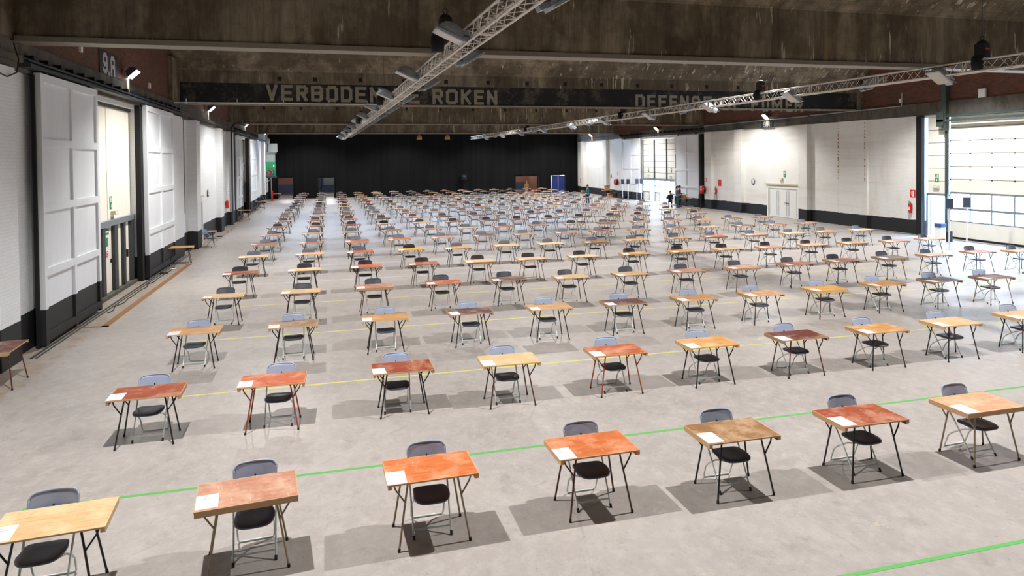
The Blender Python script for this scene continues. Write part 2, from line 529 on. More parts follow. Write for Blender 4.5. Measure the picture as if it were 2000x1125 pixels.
M['yellow'] = plain('yellow_lamp_glow_shade', (170, 130, 60), .6, var=.2)

def m_drape():
    t = NT('black_drape')
    wv = t.noise(2.0, vec=t.mapping((1.6, 1, .02)), detail=3)
    t.col(t.mix(t.ramp(wv, .35, .7), lin((9, 10, 12)), lin((17, 18, 20)))); t.rough(.9)
    t.b.inputs['Specular IOR Level'].default_value = .2
    return t.mat
M['drape'] = m_drape()

def m_glass():
    t = NT('window_glass')
    t.n.remove(t.b)
    tr = t.new('ShaderNodeBsdfTransparent'); tr.inputs[0].default_value = (.93, .96, .98, 1)
    gl = t.new('ShaderNodeBsdfGlossy'); gl.inputs['Roughness'].default_value = .05
    mx = t.new('ShaderNodeMixShader'); mx.inputs[0].default_value = .07
    t.l.new(tr.outputs[0], mx.inputs[1]); t.l.new(gl.outputs[0], mx.inputs[2])
    t.l.new(mx.outputs[0], t.n['Material Output'].inputs[0])
    return t.mat
M['glass'] = m_glass()

# ------------------------------------------------------------------ the shell
XL, XR, YB, ZC = -6.5, 29.4, 79.3, 9.45
Y0 = -9.0
ZL, ZB = 6.12, 6.75          # top of the white walls, top of the lintel band

def structure(name, mb, mats, parent=None):
    o = mb.build(name, mats, parent)
    if parent is None: o['kind'] = 'structure'
    return o

fl = MB().add([(XL - .5, Y0, 0), (XR + .5, Y0, 0), (XR + .5, 96, 0), (XL - .5, 96, 0)], [(0, 1, 2, 3)])
fl.add([(XL - .5, Y0, -.3), (XR + .5, Y0, -.3), (XR + .5, 96, -.3), (XL - .5, 96, -.3)], [(3, 2, 1, 0)])
floor = structure('floor', fl, M['floor'])
# painted floor lines, strips with hair thickness
def line(x0, x1, y, w, mt):
    structure('painted_line', MB().box((x0, y - w / 2, .0), (x1, y + w / 2, .002)), mt, floor)
line(-6.0, 28.6, 5.6, .055, M['tapegreen'])
line(-3.6, 28.6, 9.36, .055, M['tapegreen'])
line(-2.85, 28.6, 13.12, .055, M['tapeyellow'])
line(-3.3, 28.6, 17.1, .055, M['tapeyellow'])
line(-3.4, 28.6, 20.82, .055, M['tapeyellow'])
line(-3.4, 28.6, 24.5, .06, M['tapeblue'])
line(-3.4, 28.6, 28.2, .06, M['tapeblue'])
for y in (32.0, 35.7): line(-3.0, 28.6, y, .06, M['tapeblue'])
# rusty rail strips let into the floor along the left doors
structure('rusty_rail', MB().box((-5.64, 19.3, 0), (-5.46, 30.2, .004)).box((-6.2, 19.3, 0), (-5.46, 19.42, .004)), M['rust'], floor)
structure('rusty_rail', MB().box((-6.15, 50.5, 0), (-5.97, 63, .004)), M['rust'], floor)
structure('door_rail', MB().box((-6.2, 16.6, 0), (-6.14, 33, .012)).box((-6.09, 16.6, 0), (-6.05, 33, .012)).box((-6.2, 50.4, 0), (-6.14, 67, .012)), M['frame'], floor)
structure('door_rail', MB().box((28.95, 16.6, 0), (29.0, 33, .012)).box((28.95, 50.4, 0), (29.0, 67, .012)), M['frame'], floor)

def slot_wall(name, x0, x1, openings, ya, yb, mat, z1=ZL):
    """wall along Y between x0 and x1 with rectangular openings (y0, y1, ztop)."""
    mb = MB(); y = ya
    for a, b, zt in sorted(openings):
        if a > y: mb.box((x0, y, 0), (x1, a, z1))
        if zt < z1: mb.box((x0, a, zt), (x1, b, z1))
        y = b
    if y < yb: mb.box((x0, y, 0), (x1, yb, z1))
    return structure(name, mb, mat)

# left wall
wl = slot_wall('wall_left', XL - .45, XL, [(21.3, 26.45, 5.98), (54.0, 59.0, 5.9)], Y0, YB, M['wallL'])
# pilasters of the left wall: painted like the wall
def pilaster(parent, x0, x1, y0, y1, mat, z1=ZL):
    structure('pilaster', MB().box((x0, y0, 0), (x1, y1, z1)), mat, parent)
for a, b, d in ((-.4, .7, .26), (15.6, 16.5, .2), (31.05, 33.1, .24), (35.3, 36.3, .42), (43.6, 44.6, .3), (48.2, 50.1, .24), (66.0, 67.4, .24), (72.0, 72.9, .3)):
    pilaster(wl, XL, XL + d, a, b, M['wallL'])
# upper parts: lintel band and brickwork
structure('trim_1', MB().box((XL - .45, Y0, ZL), (XL + .12, YB, ZB)).box((XL - .45, Y0, 6.28), (XL + .22, YB, 6.42)), M['lintel'])
structure('wall_left_upper', MB().box((XL - .45, Y0, ZB), (XL + .02, YB, ZC + .2)), M['brick'])
# right wall
wr = slot_wall('wall_right', XR, XR + .45, [(16.9, 28.7, 6.0), (54.4, 61.35, 5.85)], Y0, YB, M['wallR'])
for a, b, d in ((33.2, 34.5, .12), (37.1, 37.9, .32), (44.3, 45.2, .28), (48.4, 49.4, .26), (65.5, 67.3, .3), (69.6, 70.4, .32), (76.6, 77.4, .3)):
    pilaster(wr, XR, XR - d, a, b, M['wallR'])
structure('trim_2', MB().box((XR - .1, Y0, ZL), (XR + .45, YB, ZB)).box((XR - .16, 33.2, 6.5), (XR, 79, 6.6)), M['lintel'])
structure('wall_right_upper', MB().box((XR - .02, Y0, ZB), (XR + .45, YB, ZC + .2)), M['brick'])
# rust streaks on the right wall where the paint has flaked off the corner of a pilaster
for yy in (32.45, 34.55):
    mb = MB()
    r_ = random.Random(int(yy * 10))
    z = 6.0
    while z > 2.6:
        h = r_.uniform(.04, .13); w = r_.uniform(.02, .09)
        mb.box((XR - .128, yy - w / 2, z - h), (XR - .12, yy + w / 2, z)); z -= h + r_.uniform(.0, .14)
    structure('flaked_paint', mb, M['rust'], wr)
structure('pilaster', MB().box((XR, 32.3, 0), (XR - .12, 33.2, ZL)), M['wallR'], wr)
# wall behind the camera
structure('wall_front', MB().box((XL - .45, Y0 - .3, 0), (XR + .45, Y0, ZC)), M['lintel'])

# back wall with black drape and openings
bo = [(-5.45, -3.95, 2.28), (-1.2, .45, 2.22), (21.5, 24.3, 2.03), (25.9, 27.75, 2.08)]
mb = MB(); x = XL
for a, b, zt in bo:
    mb.box((x, YB, 0), (a, YB + .25, 8.3)); mb.box((a, YB, zt), (b, YB + .25, 8.3)); x = b
mb.box((x, YB, 0), (XR, YB + .25, 8.3))
wbk = structure('wall_back', mb, M['drape'])
# shallow folds of the drape between the openings
mb = MB()
def folds(x0, x1, z0, z1):
    n = int((x1 - x0) / .22); vs = []; fs = []
    for i in range(n + 1):
        xx = x0 + (x1 - x0) * i / n
        d = .05 + .035 * math.sin(i * 1.9) + .015 * math.sin(i * .7)
        vs += [(xx, YB - d, z0), (xx, YB - d, z1)]
    for i in range(n): fs.append((2 * i, 2 * i + 2, 2 * i + 3, 2 * i + 1))
    mb.add(vs, fs, 0, True)
folds(-3.8, -1.35, .03, 8.2); folds(.6, 21.35, .03, 8.2); folds(24.45, 25.75, .03, 8.2); folds(27.9, 29.3, .03, 8.2)
folds(-5.45, -3.8, 2.4, 8.2); folds(-1.35, .6, 2.35, 8.2); folds(21.35, 24.45, 2.2, 8.2); folds(25.75, 27.9, 2.25, 8.2)
structure('drape', mb, M['drape'], wbk)
for a, b, zt in bo:
    structure('opening_frame', MB().box((a - .08, YB - .1, 0), (a, YB + .3, zt + .08)).box((b, YB - .1, 0), (b + .08, YB + .3, zt + .08)).box((a, YB - .1, zt), (b, YB + .3, zt + .08)), M['black'], wbk)

# corridor and hall seen through the openings
M['pinkwall'] = plain('pink_brick_wall', (186, 132, 110), .8, var=.1)
M['bluegrey'] = plain('blue_grey_dado', (98, 110, 136), .7, var=.15)
structure('wall_corridor_left', MB().box((-7.2, YB + .3, 1.2), (-7.0, 96, 4.0)).box((-7.0, 92, 1.2), (-2.6, 92.2, 4)), M['pinkwall'])
structure('wall_corridor_dado', MB().box((-7.2, YB + .3, 0), (-6.98, 96, 1.2)).box((-6.98, 91.9, 0), (-2.6, 92.2, 1.2)), M['bluegrey'])
structure('wall_corridor_divider', MB().box((-2.6, YB + .3, 0), (-2.4, 96, 4)), M['bluegrey'])
structure('wall_corridor_middle', MB().box((-2.4, 95.6, 0), (18, 96, 4)).box((17.8, YB + .3, 0), (18, 96, 4)), M['bluegrey'])
structure('wall_corridor_right', MB().box((18, 86, 1.1), (XR, 86.2, 4)).box((24.9, YB + .3, 0), (25.1, 86, 4)), M['pinkwall'])
structure('wall_corridor_base', MB().box((18, 85.9, 0), (XR, 86.2, 1.1)), M['bluegrey'])
structure('storage_rack', MB().box((-2.0, 84, .9), (-.9, 84.5, .96)).box((-2.0, 84, 1.7), (-.9, 84.5, 1.76)).box((-2.0, 84, 0), (-1.94, 84.5, 2.6)).box((-.96, 84, 0), (-.9, 84.5, 2.6)), M['frame'])
mb = MB(); rr_ = random.Random(3)
for k in range(26):
    a = Vector((rr_.uniform(-1.95, -1.0), 84.2, rr_.uniform(.1, 2.2))); b = a + Vector((rr_.uniform(-.3, .3), rr_.uniform(-.1, .1), rr_.uniform(-.3, .3)))
    mb.tube([a, b], .02, 5)
mb.build('stacked_tubes', M['alu'])['kind'] = 'stuff'
structure('wall_corridor_pale', MB().box((-.8, 95.4, .9), (6, 95.6, 2.4)), M['galv'])
structure('ceiling_corridor', MB().box((-7.2, YB + .25, 4.0), (XR + .4, 96.2, 4.2)), M['lintel'])
for (lx, ly, w) in ((-4.8, 85, 170), (0, 88, 220), (22.5, 83.5, 110)):  # unseen lights added to brighten the corridor behind the openings
    ld = bpy.data.lights.new('corridor_fill', 'POINT'); ld.energy = w; ld.shadow_soft_size = .2
    lo = bpy.data.objects.new('corridor_fill', ld); COL.objects.link(lo); lo.location = (lx, ly, 3.7)
    lo['label'] = 'added fill light in the corridor'; lo['kind'] = 'structure'

# ceiling slab and beams
structure('ceiling', MB().box((XL - .45, Y0 - .3, ZC), (XR + .45, YB + .3, ZC + .3)), M['slab'])
BY = [-.6, 16.55, 33.0, 50.2, 67.6]
beams = []
for i, by in enumerate(BY):
    t_ = .55
    prof = [(by, 6.7), (by + t_, 6.7), (by + t_, 8.2), (by + t_ + 1.35, ZC + .05), (by - 1.5, ZC + .05), (by, 8.2)]
    b_ = structure('ceiling_beam', MB().prism(prof, 'x', XL + .02, XR - .02), M['beam'])
    beams.append(b_)
    # underside trim strip and conduit
    if i == 1:
        structure('soffit_trunking', MB().box((XL + .2, by - .05, 6.70), (XR - .2, by + .0, 6.80)).box((XL + .2, by - .05, 6.685), (XR - .2, by + .5, 6.699)), M['pipe'], b_)
    else:
        structure('conduit', MB().tube([(XL + .3, by - .06, 6.74), (XR - .3, by - .06, 6.74)], .045 if i > 2 else .03, 8), M['pipe'], b_)
# concrete corbels carrying the beams
for by in BY[1:]:
    structure('corbel', MB().box((XL, by - 1.4, ZB), (XL + .18, by + .55, 8.6)), M['beam'], wl)
    structure('corbel', MB().box((XR, by - .3, ZB), (XR - .18, by + .55, 8.3)), M['beam'], wr)
# haunch board texture strips on the camera side (separate material, real slabs)
for by, b_ in zip(BY, beams):
    structure('haunch_boards', MB().add([(XL + .03, by - .012, 8.2), (XR - .03, by - .012, 8.2), (XR - .03, by - 1.5, ZC + .03), (XL + .03, by - 1.5, ZC + .03),
        (XL + .03, by - .0, 8.21), (XR - .03, by - .0, 8.21), (XR - .03, by - 1.48, ZC + .05), (XL + .03, by - 1.48, ZC + .05)],
        [(0, 1, 2, 3), (7, 6, 5, 4), (0, 4, 5, 1), (2, 6, 7, 3), (1, 5, 6, 2), (0, 3, 7, 4)]), M['slab'], b_)

# ---- painted warning on the second beam
b2 = beams[2]; yf = BY[2]
structure('painted_band', MB().box((XL + .2, yf - .006, 6.72), (XR - .2, yf, 7.66)), M['band'], b2)
GL = {
 'V': [[(0, 1), (.5, 0), (1, 1)]], 'E': [[(1, 1), (0, 1), (0, 0), (1, 0)], [(0, .52), (.85, .52)]],
 'F': [[(1, 1), (0, 1), (0, 0)], [(0, .52), (.85, .52)]],
 'R': [[(0, 0), (0, 1), (.8, 1), (1, .86), (1, .62), (.8, .48), (0, .48)], [(.5, .48), (1, 0)]],
 'B': [[(0, 0), (0, 1), (.78, 1), (1, .88), (1, .66), (.85, .52), (0, .52)], [(.85, .52), (1, .38), (1, .12), (.78, 0), (0, 0)]],
 'O': [[(.2, 0), (0, .14), (0, .86), (.2, 1), (.8, 1), (1, .86), (1, .14), (.8, 0), (.2, 0)]],
 'D': [[(0, 0), (0, 1), (.75, 1), (1, .82), (1, .18), (.75, 0), (0, 0)]],
 'N': [[(0, 0), (0, 1), (1, 0), (1, 1)]], 'T': [[(0, 1), (1, 1)], [(.5, 1), (.5, 0)]],
 'K': [[(0, 0), (0, 1)], [(0, .42), (1, 1)], [(.3, .6), (1, 0)]],
 'S': [[(1, .8), (.8, 1), (.2, 1), (0, .86), (0, .66), (.2, .52), (.8, .52), (1, .38), (1, .14), (.8, 0), (.2, 0), (0, .2)]],
 'U': [[(0, 1), (0, .14), (.2, 0), (.8, 0), (1, .14), (1, 1)]], 'M': [[(0, 0), (0, 1), (.5, .35), (1, 1), (1, 0)]],
 '9': [[(0, .1), (.25, 0), (.75, 0), (1, .14), (1, .86), (.75, 1), (.25, 1), (0, .86), (0, .58), (.25, .44), (1, .44)]],
 'A': [[(0, 0), (0, .86), (.2, 1), (.8, 1), (1, .86), (1, 0)], [(0, .45), (1, .45)]], '.': [[(.3, 0), (.7, 0)]]}
def glyph(mb, ch, u0, u1, z0, z1, th, P):
    """strokes of a letter as thin raised slabs; P(u, z, d) maps to 3D (d = depth)."""
    dk = .003
    for pl in GL[ch]:
        pts = [(u0 + th / 2 + (u1 - u0 - th) * a, z0 + th / 2 + (z1 - z0 - th) * b) for a, b in pl]
        for (a, b) in zip(pts, pts[1:]):
            dx, dz = b[0] - a[0], b[1] - a[1]; L = math.hypot(dx, dz) or 1
            dx, dz = dx / L, dz / L; e = th * .5
            p_ = (a[0] - dx * e, a[1] - dz * e); q_ = (b[0] + dx * e, b[1] + dz * e); nx, nz = -dz * th / 2, dx * th / 2
            c4 = [(p_[0] + nx, p_[1] + nz), (q_[0] + nx, q_[1] + nz), (q_[0] - nx, q_[1] - nz), (p_[0] - nx, p_[1] - nz)]
            dk += .0007
            mb.add([P(u, z, 0) for u, z in c4] + [P(u, z, dk) for u, z in c4],
                   [(0, 1, 2, 3), (7, 6, 5, 4), (0, 4, 5, 1), (1, 5, 6, 2), (2, 6, 7, 3), (3, 7, 4, 0)])
TXT = [('V', -2.72, -2.23), ('E', -2.08, -1.57), ('R', -1.41, -0.92), ('B', -0.77, -0.24), ('O', -0.1, 0.43), ('D', 0.56, 1.08), ('E', 1.22, 1.73), ('N', 1.89, 2.41), ('T', 3.02, 3.53), ('E', 3.68, 4.22), ('R', 4.84, 5.35), ('O', 5.5, 6.07), ('K', 6.23, 6.73), ('E', 6.89, 7.37), ('N', 7.53, 8.05), ('D', 15.46, 15.98), ('E', 16.13, 16.6), ('F', 16.77, 17.25), ('E', 17.41, 17.86), ('N', 18.05, 18.54), ('S', 18.72, 19.22), ('E', 19.42, 19.91), ('D', 20.53, 21.03), ('E', 21.22, 21.73), ('F', 22.33, 22.81), ('U', 23.0, 23.45), ('M', 23.62, 24.3), ('E', 24.5, 24.96), ('R', 25.09, 25.62)]
for ch, a, b in TXT:
    zt = 7.62 - .011 * (a + 2.7)
    mb = MB(); glyph(mb, ch, a, b, zt - .73, zt, .145, lambda u, z, d: (u, yf - .006 - d, z))
    structure('painted_letter', mb, M['letter'], b2)
hx = [-2.14, -.58, 1.46, 3.5, 5.51, 7.59, 9.59, 11.6, 13.57, 15.59, 17.55, 19.62, 21.52]
for hxx in hx:
    structure('beam_pocket', MB().box((hxx - .09, yf - .004, 7.79), (hxx + .09, yf, 7.98)), M['darkgap'], b2)  # flat plates, shade inside the pockets put into the colour
for k in range(13):
    structure('beam_pocket', MB().box((-4.4 + 2.45 * k, BY[3] - .004, 7.72), (-4.22 + 2.45 * k, BY[3], 7.9)), M['darkgap'], beams[3])

# ------------------------------------------------------------------ large doors
def panel_door(name, y0, y1, side, mat, z1=6.15, rows=4):
    """tall sliding leaf: thick slab with raised rails around recessed boards."""
    t = empty(name, (0, 0, 0), kind='structure')
    if side < 0: xa, xb, xc = -6.32, -6.24, -6.185
    else: xa, xb, xc = 29.22, 29.14, 29.085
    structure('leaf', MB().box((xa, y0, .05), (xb, y1, z1)), mat, t)
    mb = MB(); st = .16
    ym = (y0 + y1) / 2
    for a, b in ((y0, y0 + st), (ym - st / 2, ym + st / 2), (y1 - st, y1)):
        mb.box((xb, a, .05), (xc, b, z1))
    for k in range(rows + 1):
        zz = z1 - .09 - k * (z1 - .3) / rows
        mb.box((xb, y0 + st, zz - .09), (xc, ym - st / 2, zz + .09)); mb.box((xb, ym + st / 2, zz - .09), (xc, y1 - st, zz + .09))
    structure('rails', mb, mat, t)
    # hanger wheels on top
    for yy in (y0 + .5, y1 - .5):
        structure('hanger', MB().box((xa + .02, yy - .05, z1), (xb - .02 * side, yy + .05, z1 + .12)), M['frame'], t)
    return t
panel_door('door_1', 17.5, 21.4, -1, M['panel'])
panel_door('door_2', 26.65, 31.0, -1, M['panel'])
panel_door('door_3', 50.6, 54.0, -1, M['panel'], 5.95)
panel_door('door_4', 59.4, 64.2, -1, M['panel'], 5.95)
panel_door('door_5', 50.3, 54.3, 1, M['panelR'], 6.0)
panel_door('door_6', 61.3, 65.4, 1, M['panelR'], 6.0)
# black boards standing in for shade in the door gaps, plus the black post
structure('trim_3', MB().box((-6.36, 17.42, 0), (-6.29, 17.49, 6.1)).box((XL, 26.35, 0), (-6.33, 26.62, 6.1)).box((XL, 49.9, 0), (-6.25, 50.55, 6.1)).box((XL, 58.6, 0), (-6.25, 59.3, 6.0)), M['darkgap'])
structure('trim_4', MB().box((XR, 49.9, 0), (29.14, 50.22, 6.0)).box((XR, 28.52, 0), (29.2, 28.86, 6.1)), M['darkgap'])
def hang_rail(xw, side, y0, y1):
    t = empty('door_track', (0, 0, 0), kind='structure')
    x0 = xw - side * .12; x1 = xw - side * .36
    structure('track', MB().box((x0, y0, 6.2), (x1, y1, 6.27)).box((x0 - side * .02, y0, 6.33), (x1 + side * .04, y1, 6.37)), M['frame'], t)
    y = y0 + .4
    while y < y1:
        structure('bracket', MB().box((x0, y - .09, 6.4), (x1 + side * .06, y + .09, 6.49)), M['black'], t)
        y += .8
hang_rail(XL, -1, 16.9, 32.9); hang_rail(XL, -1, 50.4, 66.6)
hang_rail(XR, 1, 49.6, 66.0)

# left doorway infill: cream cladding above, framed leaves below
def left_entry(name, y0, y1, zt, lower_mat, dark=False):
    t = empty(name, (0, 0, 0), kind='structure')
    xi = XL - .2
    h = 2.25 if not dark else 2.35
    structure('cladding', MB().box((xi - .06, y0, h + .08), (xi, (y0 + y1) / 2 - .02, zt - .1)).box((xi - .06, (y0 + y1) / 2 + .02, h + .08), (xi, y1, zt - .1)), M['cream'], t)
    structure('joint', MB().box((xi - .05, (y0 + y1) / 2 - .02, h + .08), (xi - .01, (y0 + y1) / 2 + .02, zt - .1)).box((xi - .08, y0, zt - .1), (xi + .06, y1, zt)), M['frame'], t)
    structure('header', MB().box((xi - .08, y0, h - .08), (xi + .12, y1, h + .1)), M['framelt'] if not dark else M['darkpaint'], t)
    if dark:
        structure('leaf', MB().box((xi - .06, y0, .05), (xi, y1, h - .08)), M['darkpaint'], t)
        mb = MB()
        for k in range(8):
            yy = y0 + (y1 - y0) * (k + .5) / 8; mb.box((xi, yy - .03, .1), (xi + .03, yy + .03, h - .1))
        structure('ribs', mb, M['frame'], t)
        return t
    posts = [(y0, y0 + .12), (21.95, 22.3), (23.0, 23.3), (24.2, 24.55), (25.2, 25.42), (y1 - .35, y1)]
    for a, b in posts:
        structure('mullion', MB().box((xi - .06, a, 0), (xi + .1, b, h - .08)), M['frame'], t)
    for (a, b), (c, d) in zip(posts, posts[1:]):
        lf = structure('leaf', MB().box((xi - .05, b, .1), (xi, c, h - .08)), M['cream'], t)
    structure('handle', MB().box((xi, 24.05, 1.0), (xi + .06, 24.1, 1.12)).box((xi, 25.8, .95), (xi + .06, 25.85, 1.2)), M['black'], t)
    structure('threshold', MB().box((xi - .1, y0, 0), (xi + .2, y1, .1)), M['lintel'], t)
    return t
left_entry('door_7', 21.3, 26.45, 5.98, None)
left_entry('door_8', 54.0, 59.0, 5.9, None, True)
structure('trim_5', MB().box((XL - .18, 57.2, 3.45), (XL - .1, 58.4, 3.75)).box((XL - .18, 57.2, 3.9), (XL - .1, 58.4, 4.05)), M['galv'])

# small white service door in the left wall
def flat_door(name, xw, side, leaves, z, parts):
    t = empty(name, (0, 0, 0), kind='structure')
    for a, b in leaves:
        structure('leaf', MB().box((xw, a + .02, .02), (xw - side * .05, b - .02, z)), M['white'], t)
        structure('rim', MB().box((xw - side * .05, a + .1, .15), (xw - side * .058, a + .13, z - .15)).box((xw - side * .05, b - .13, .15), (xw - side * .058, b - .1, z - .15)), M['framelt'], t)
    y0, y1 = leaves[0][0], leaves[-1][1]
    structure('casing', MB().box((xw, y0 - .14, 0), (xw - side * .09, y0, z + .12)).box((xw, y1, 0), (xw - side * .09, y1 + .14, z + .12)).box((xw, y0, z), (xw - side * .09, y1, z + .12)), M['white'], t)
    structure('ledge', MB().box((xw, y0 - .35, z + .24), (xw - side * .14, y1 + .35, z + .34)), M['beige'], t)
    for yy in parts:
        structure('handle', MB().box((xw - side * .05, yy - .02, .98), (xw - side * .13, yy + .02, 1.02)).box((xw - side * .11, yy - .02, .98), (xw - side * .13, yy + .12, 1.02)), M['black'], t)
    return t
flat_door('door_9', XL, -1, [(36.6, 37.6), (37.6, 38.6)], 2.08, [37.5])
flat_door('door_10', XR, 1, [(38.3, 39.3), (39.3, 40.35), (40.35, 41.35)], 1.95, [39.25, 39.42])

# right big sectional roller door with window band
d = empty('door_11', (0, 0, 0), kind='structure')
xs = XR + .08
ps = [27.1 - 1.1 * k for k in range(0, 10)] + [16.95]
zz = 2.28
while zz < 5.95:
    z2 = min(zz + .63, 6.0)
    structure('section', MB().box((xs, 16.95, zz + .012), (xs + .05, 27.1, z2 - .012)), M['creamplain'], d)
    zz += .63
structure('section_joint', MB().box((xs + .015, 16.95, 2.28), (xs + .045, 27.1, 6.0)), M['frame'], d)
structure('section', MB().box((xs, 16.95, .1), (xs + .05, 27.1, .84)), M['creamplain'], d)
structure('bottom_seal', MB().box((xs - .01, 16.95, .0), (xs + .05, 27.1, .1)), M['black'], d)
mb = MB().box((xs - .005, 16.95, .84), (xs + .05, 27.1, .9)).box((xs - .005, 16.95, 1.42), (xs + .05, 27.1, 1.53)).box((xs - .005, 16.95, 2.2), (xs + .05, 27.1, 2.28))
for yy in ps: mb.box((xs - .01, yy - .03, .84), (xs + .05, yy + .03, 2.28))
structure('window_bars', mb, M['framelt'], d)
for a, b in zip(ps[1:], ps):
    structure('window_pane', MB().box((xs + .02, a + .03, .9), (xs + .03, b - .03, 1.42)).box((xs + .02, a + .03, 1.53), (xs + .03, b - .03, 2.2)), M['glass'], d)
hg = MB()
for z in (2.9, 3.53, 4.16, 4.79):
    for yy in ps[:-1]: hg.box((xs - .02, yy - .04, z - .03), (xs, yy + .04, z + .03))
structure('hinges', hg, M['frame'], d)
# fixed bay with open exit door beside it
d = empty('door_12', (0, 0, 0), kind='structure')
zz = 2.15
while zz < 5.9:
    structure('section', MB().box((xs, 27.25, zz + .012), (xs + .05, 28.4, min(zz + .64, 6.0) - .012)), M['creamplain'], d); zz += .64
structure('section_joint', MB().box((xs + .015, 27.25, 2.15), (xs + .045, 28.4, 6.0)), M['frame'], d)
structure('door_frame', MB().box((xs - .02, 27.2, 0), (xs + .08, 27.28, 2.15)).box((xs - .02, 28.38, 0), (xs + .08, 28.48, 2.15)).box((xs - .02, 27.2, 2.07), (xs + .08, 28.48, 2.17)), M['framelt'], d)
structure('open_leaf', MB().box((xs + .1, 28.34, .03), (xs + 1.1, 28.39, 2.05)), M['framelt'], d)
# guide posts and horizontal tracks
structure('trim_6', MB().box((XR - .02, 27.08, 0), (XR - .12, 27.22, 6.1)).box((XR - .06, 27.02, 5.3), (XR - .3, 27.26, 8.4)), M['steelgreen'])
structure('trim_7', MB().box((XR - .1, 16.9, 5.98), (XR - .22, 27.5, 6.12)).box((XR - .26, 16.9, 5.72), (XR - .36, 27.5, 5.84)).box((XR - .36, 27.1, 5.5), (XR - .1, 27.5, 6.2)).tube([(XR - .3, 16.9, 5.97), (XR - .3, 27, 5.97)], .035), M['steelgreen'])
# far entrance in the right wall
d = empty('door_13', (0, 0, 0), kind='structure')
cols = [(54.45, 56.35), (56.5, 58.75), (58.95, 61.3)]
zz = 2.15
while zz < 5.8:
    for a, b in cols:
        structure('section', MB().box((xs, a, zz + .015), (xs + .05, b, min(zz + .54, 5.82) - .015)), M['creamplain'], d)
    zz += .54
structure('section_joint', MB().box((xs + .015, 54.45, 2.15), (xs + .045, 61.3, 5.83)), M['frame'], d)
structure('post', MB().box((xs - .06, 56.35, 2.1), (xs + .06, 56.5, 5.83)).box((xs - .06, 58.75, 2.1), (xs + .06, 58.95, 5.83)).box((xs - .06, 61.22, 0), (xs + .06, 61.33, 5.83)), M['frame'], d)
mb = MB().box((xs - .05, 54.4, 1.98), (xs + .07, 61.3, 2.18))
vp = [54.42, 55.6, 56.75, 57.7, 58.75, 59.8, 61.2]
for yy in vp: mb.box((xs - .05, yy, 0), (xs + .07, yy + .12, 2.0))
for a, b in ((0, 1), (3, 4), (5, 6)):
    mb.box((xs - .03, vp[a] + .1, .82), (xs + .05, vp[b], .92)).box((xs - .03, vp[a] + .1, 1.45), (xs + .05, vp[b], 1.53))
structure('entrance_frame', mb, M['framelt'], d)
for a, b in ((0, 1), (3, 4), (5, 6)):
    structure('kick_panel', MB().box((xs - .01, vp[a] + .12, .03), (xs + .03, vp[b], .82)), M['creamplain'], d)
    structure('glass_pane', MB().box((xs + .01, vp[a] + .12, .92), (xs + .02, vp[b], 1.45)).box((xs + .01, vp[a] + .12, 1.53), (xs + .02, vp[b], 1.98)), M['glass'], d)
# blue door in the back wall, slightly open
d = empty('door_14', (0, 0, 0), kind='structure')
structure('leaf', MB().box((26.05, YB + .02, .02), (26.85, YB + .07, 2.05)), M['blue'], d)
structure('leaf', MB().box((26.88, YB + .02, .02), (27.7, YB + .07, 2.05)), M['blue'], d)
M['slit'] = emis('daylight_gap', (120, 175, 255), 1.4)
# outdoors: pale yard lit by the sky
yard = MB().box((XR + .45, -30, -.35), (XR + 70, 120, -.02))
M['yard'] = plain('pale_yard', (208, 208, 204), .8)
y_ = structure('ground_outside', yard, M['yard'])
# glowing strip on the corridor wall imitates a daylight slit beyond the third opening
structure('daylight_strip', MB().box((22.75, 85.88, .4), (22.95, 85.9, 2.6)), M['slit'])

# ------------------------------------------------------------------ desks, chairs, sheets
def make_desk(batten, detail):
    root = empty('exam_desk')
    pl = rrect(.98, .62, .012, 2)
    mb = MB().prism(pl, 'z', .703, .72)
    top = mb.build('table_top', M['top'], root)
    if detail == 2:
        if batten:
            MB().box((-.485, -.306, .655), (.485, -.272, .703)).build('front_rail', M['top'], root)
        for s in (-1, 1):
            MB().prism([(-.272 if batten else -.306, .703), (-.272 if batten else -.306, .668), (-.25 if batten else -.285, .655), (.285, .655), (.306, .668), (.306, .703)], 'x', s * .447, s * .487).build('side_rail', M['top'], root)
    elif detail == 1:
        for s in (-1, 1):
            MB().box((s * .485, -.27 if batten else -.305, .66), (s * .45, .30, .703)).build('side_rail', M['top'], root)
        if batten: MB().box((-.485, -.305, .655), (.485, -.27, .703)).build('front_rail', M['top'], root)
    seg = 7 if detail == 2 else 5
    for sx in (-1, 1):
        for yt, yb in ((-.21, -.31), (.16, .22)):
            mb = MB()
            mb.tube([(sx * .20, yt, .692), (sx * .25, yt - .002 if yt < 0 else yt, .69), (sx * .272, yt * 1.03, .665), (sx * .305, yt + (yb - yt) * .33, .48), (sx * .385, yb, .0)], .0115, seg)
            if detail >= 1:
                a, b = (sx * .385, yb, 0), (sx * .38, yb + (.003 if yt < 0 else -.003), .035)
                mb.tube([a, b], .0155, seg, 1)
            br = [(sx * .305, yt + (yb - yt) * .33, .48), (sx * .315, yt + (yb - yt) * .31, .50), (sx * .40, yt + (yb - yt) * .12, .62), (sx * .415, yt + (yb - yt) * .04, .66), (sx * .415, yt, .70)]
            if detail == 2:
                lg = mb.build('leg', [M['legcol'], M['rubber']], root)
                MB().tube(br, .0095, seg).build('brace', M['legcol'], lg)
            else:
                mb.tube(br, .0095, seg); mb.build('leg', [M['legcol'], M['rubber']], root)
    reg(root)
    return root

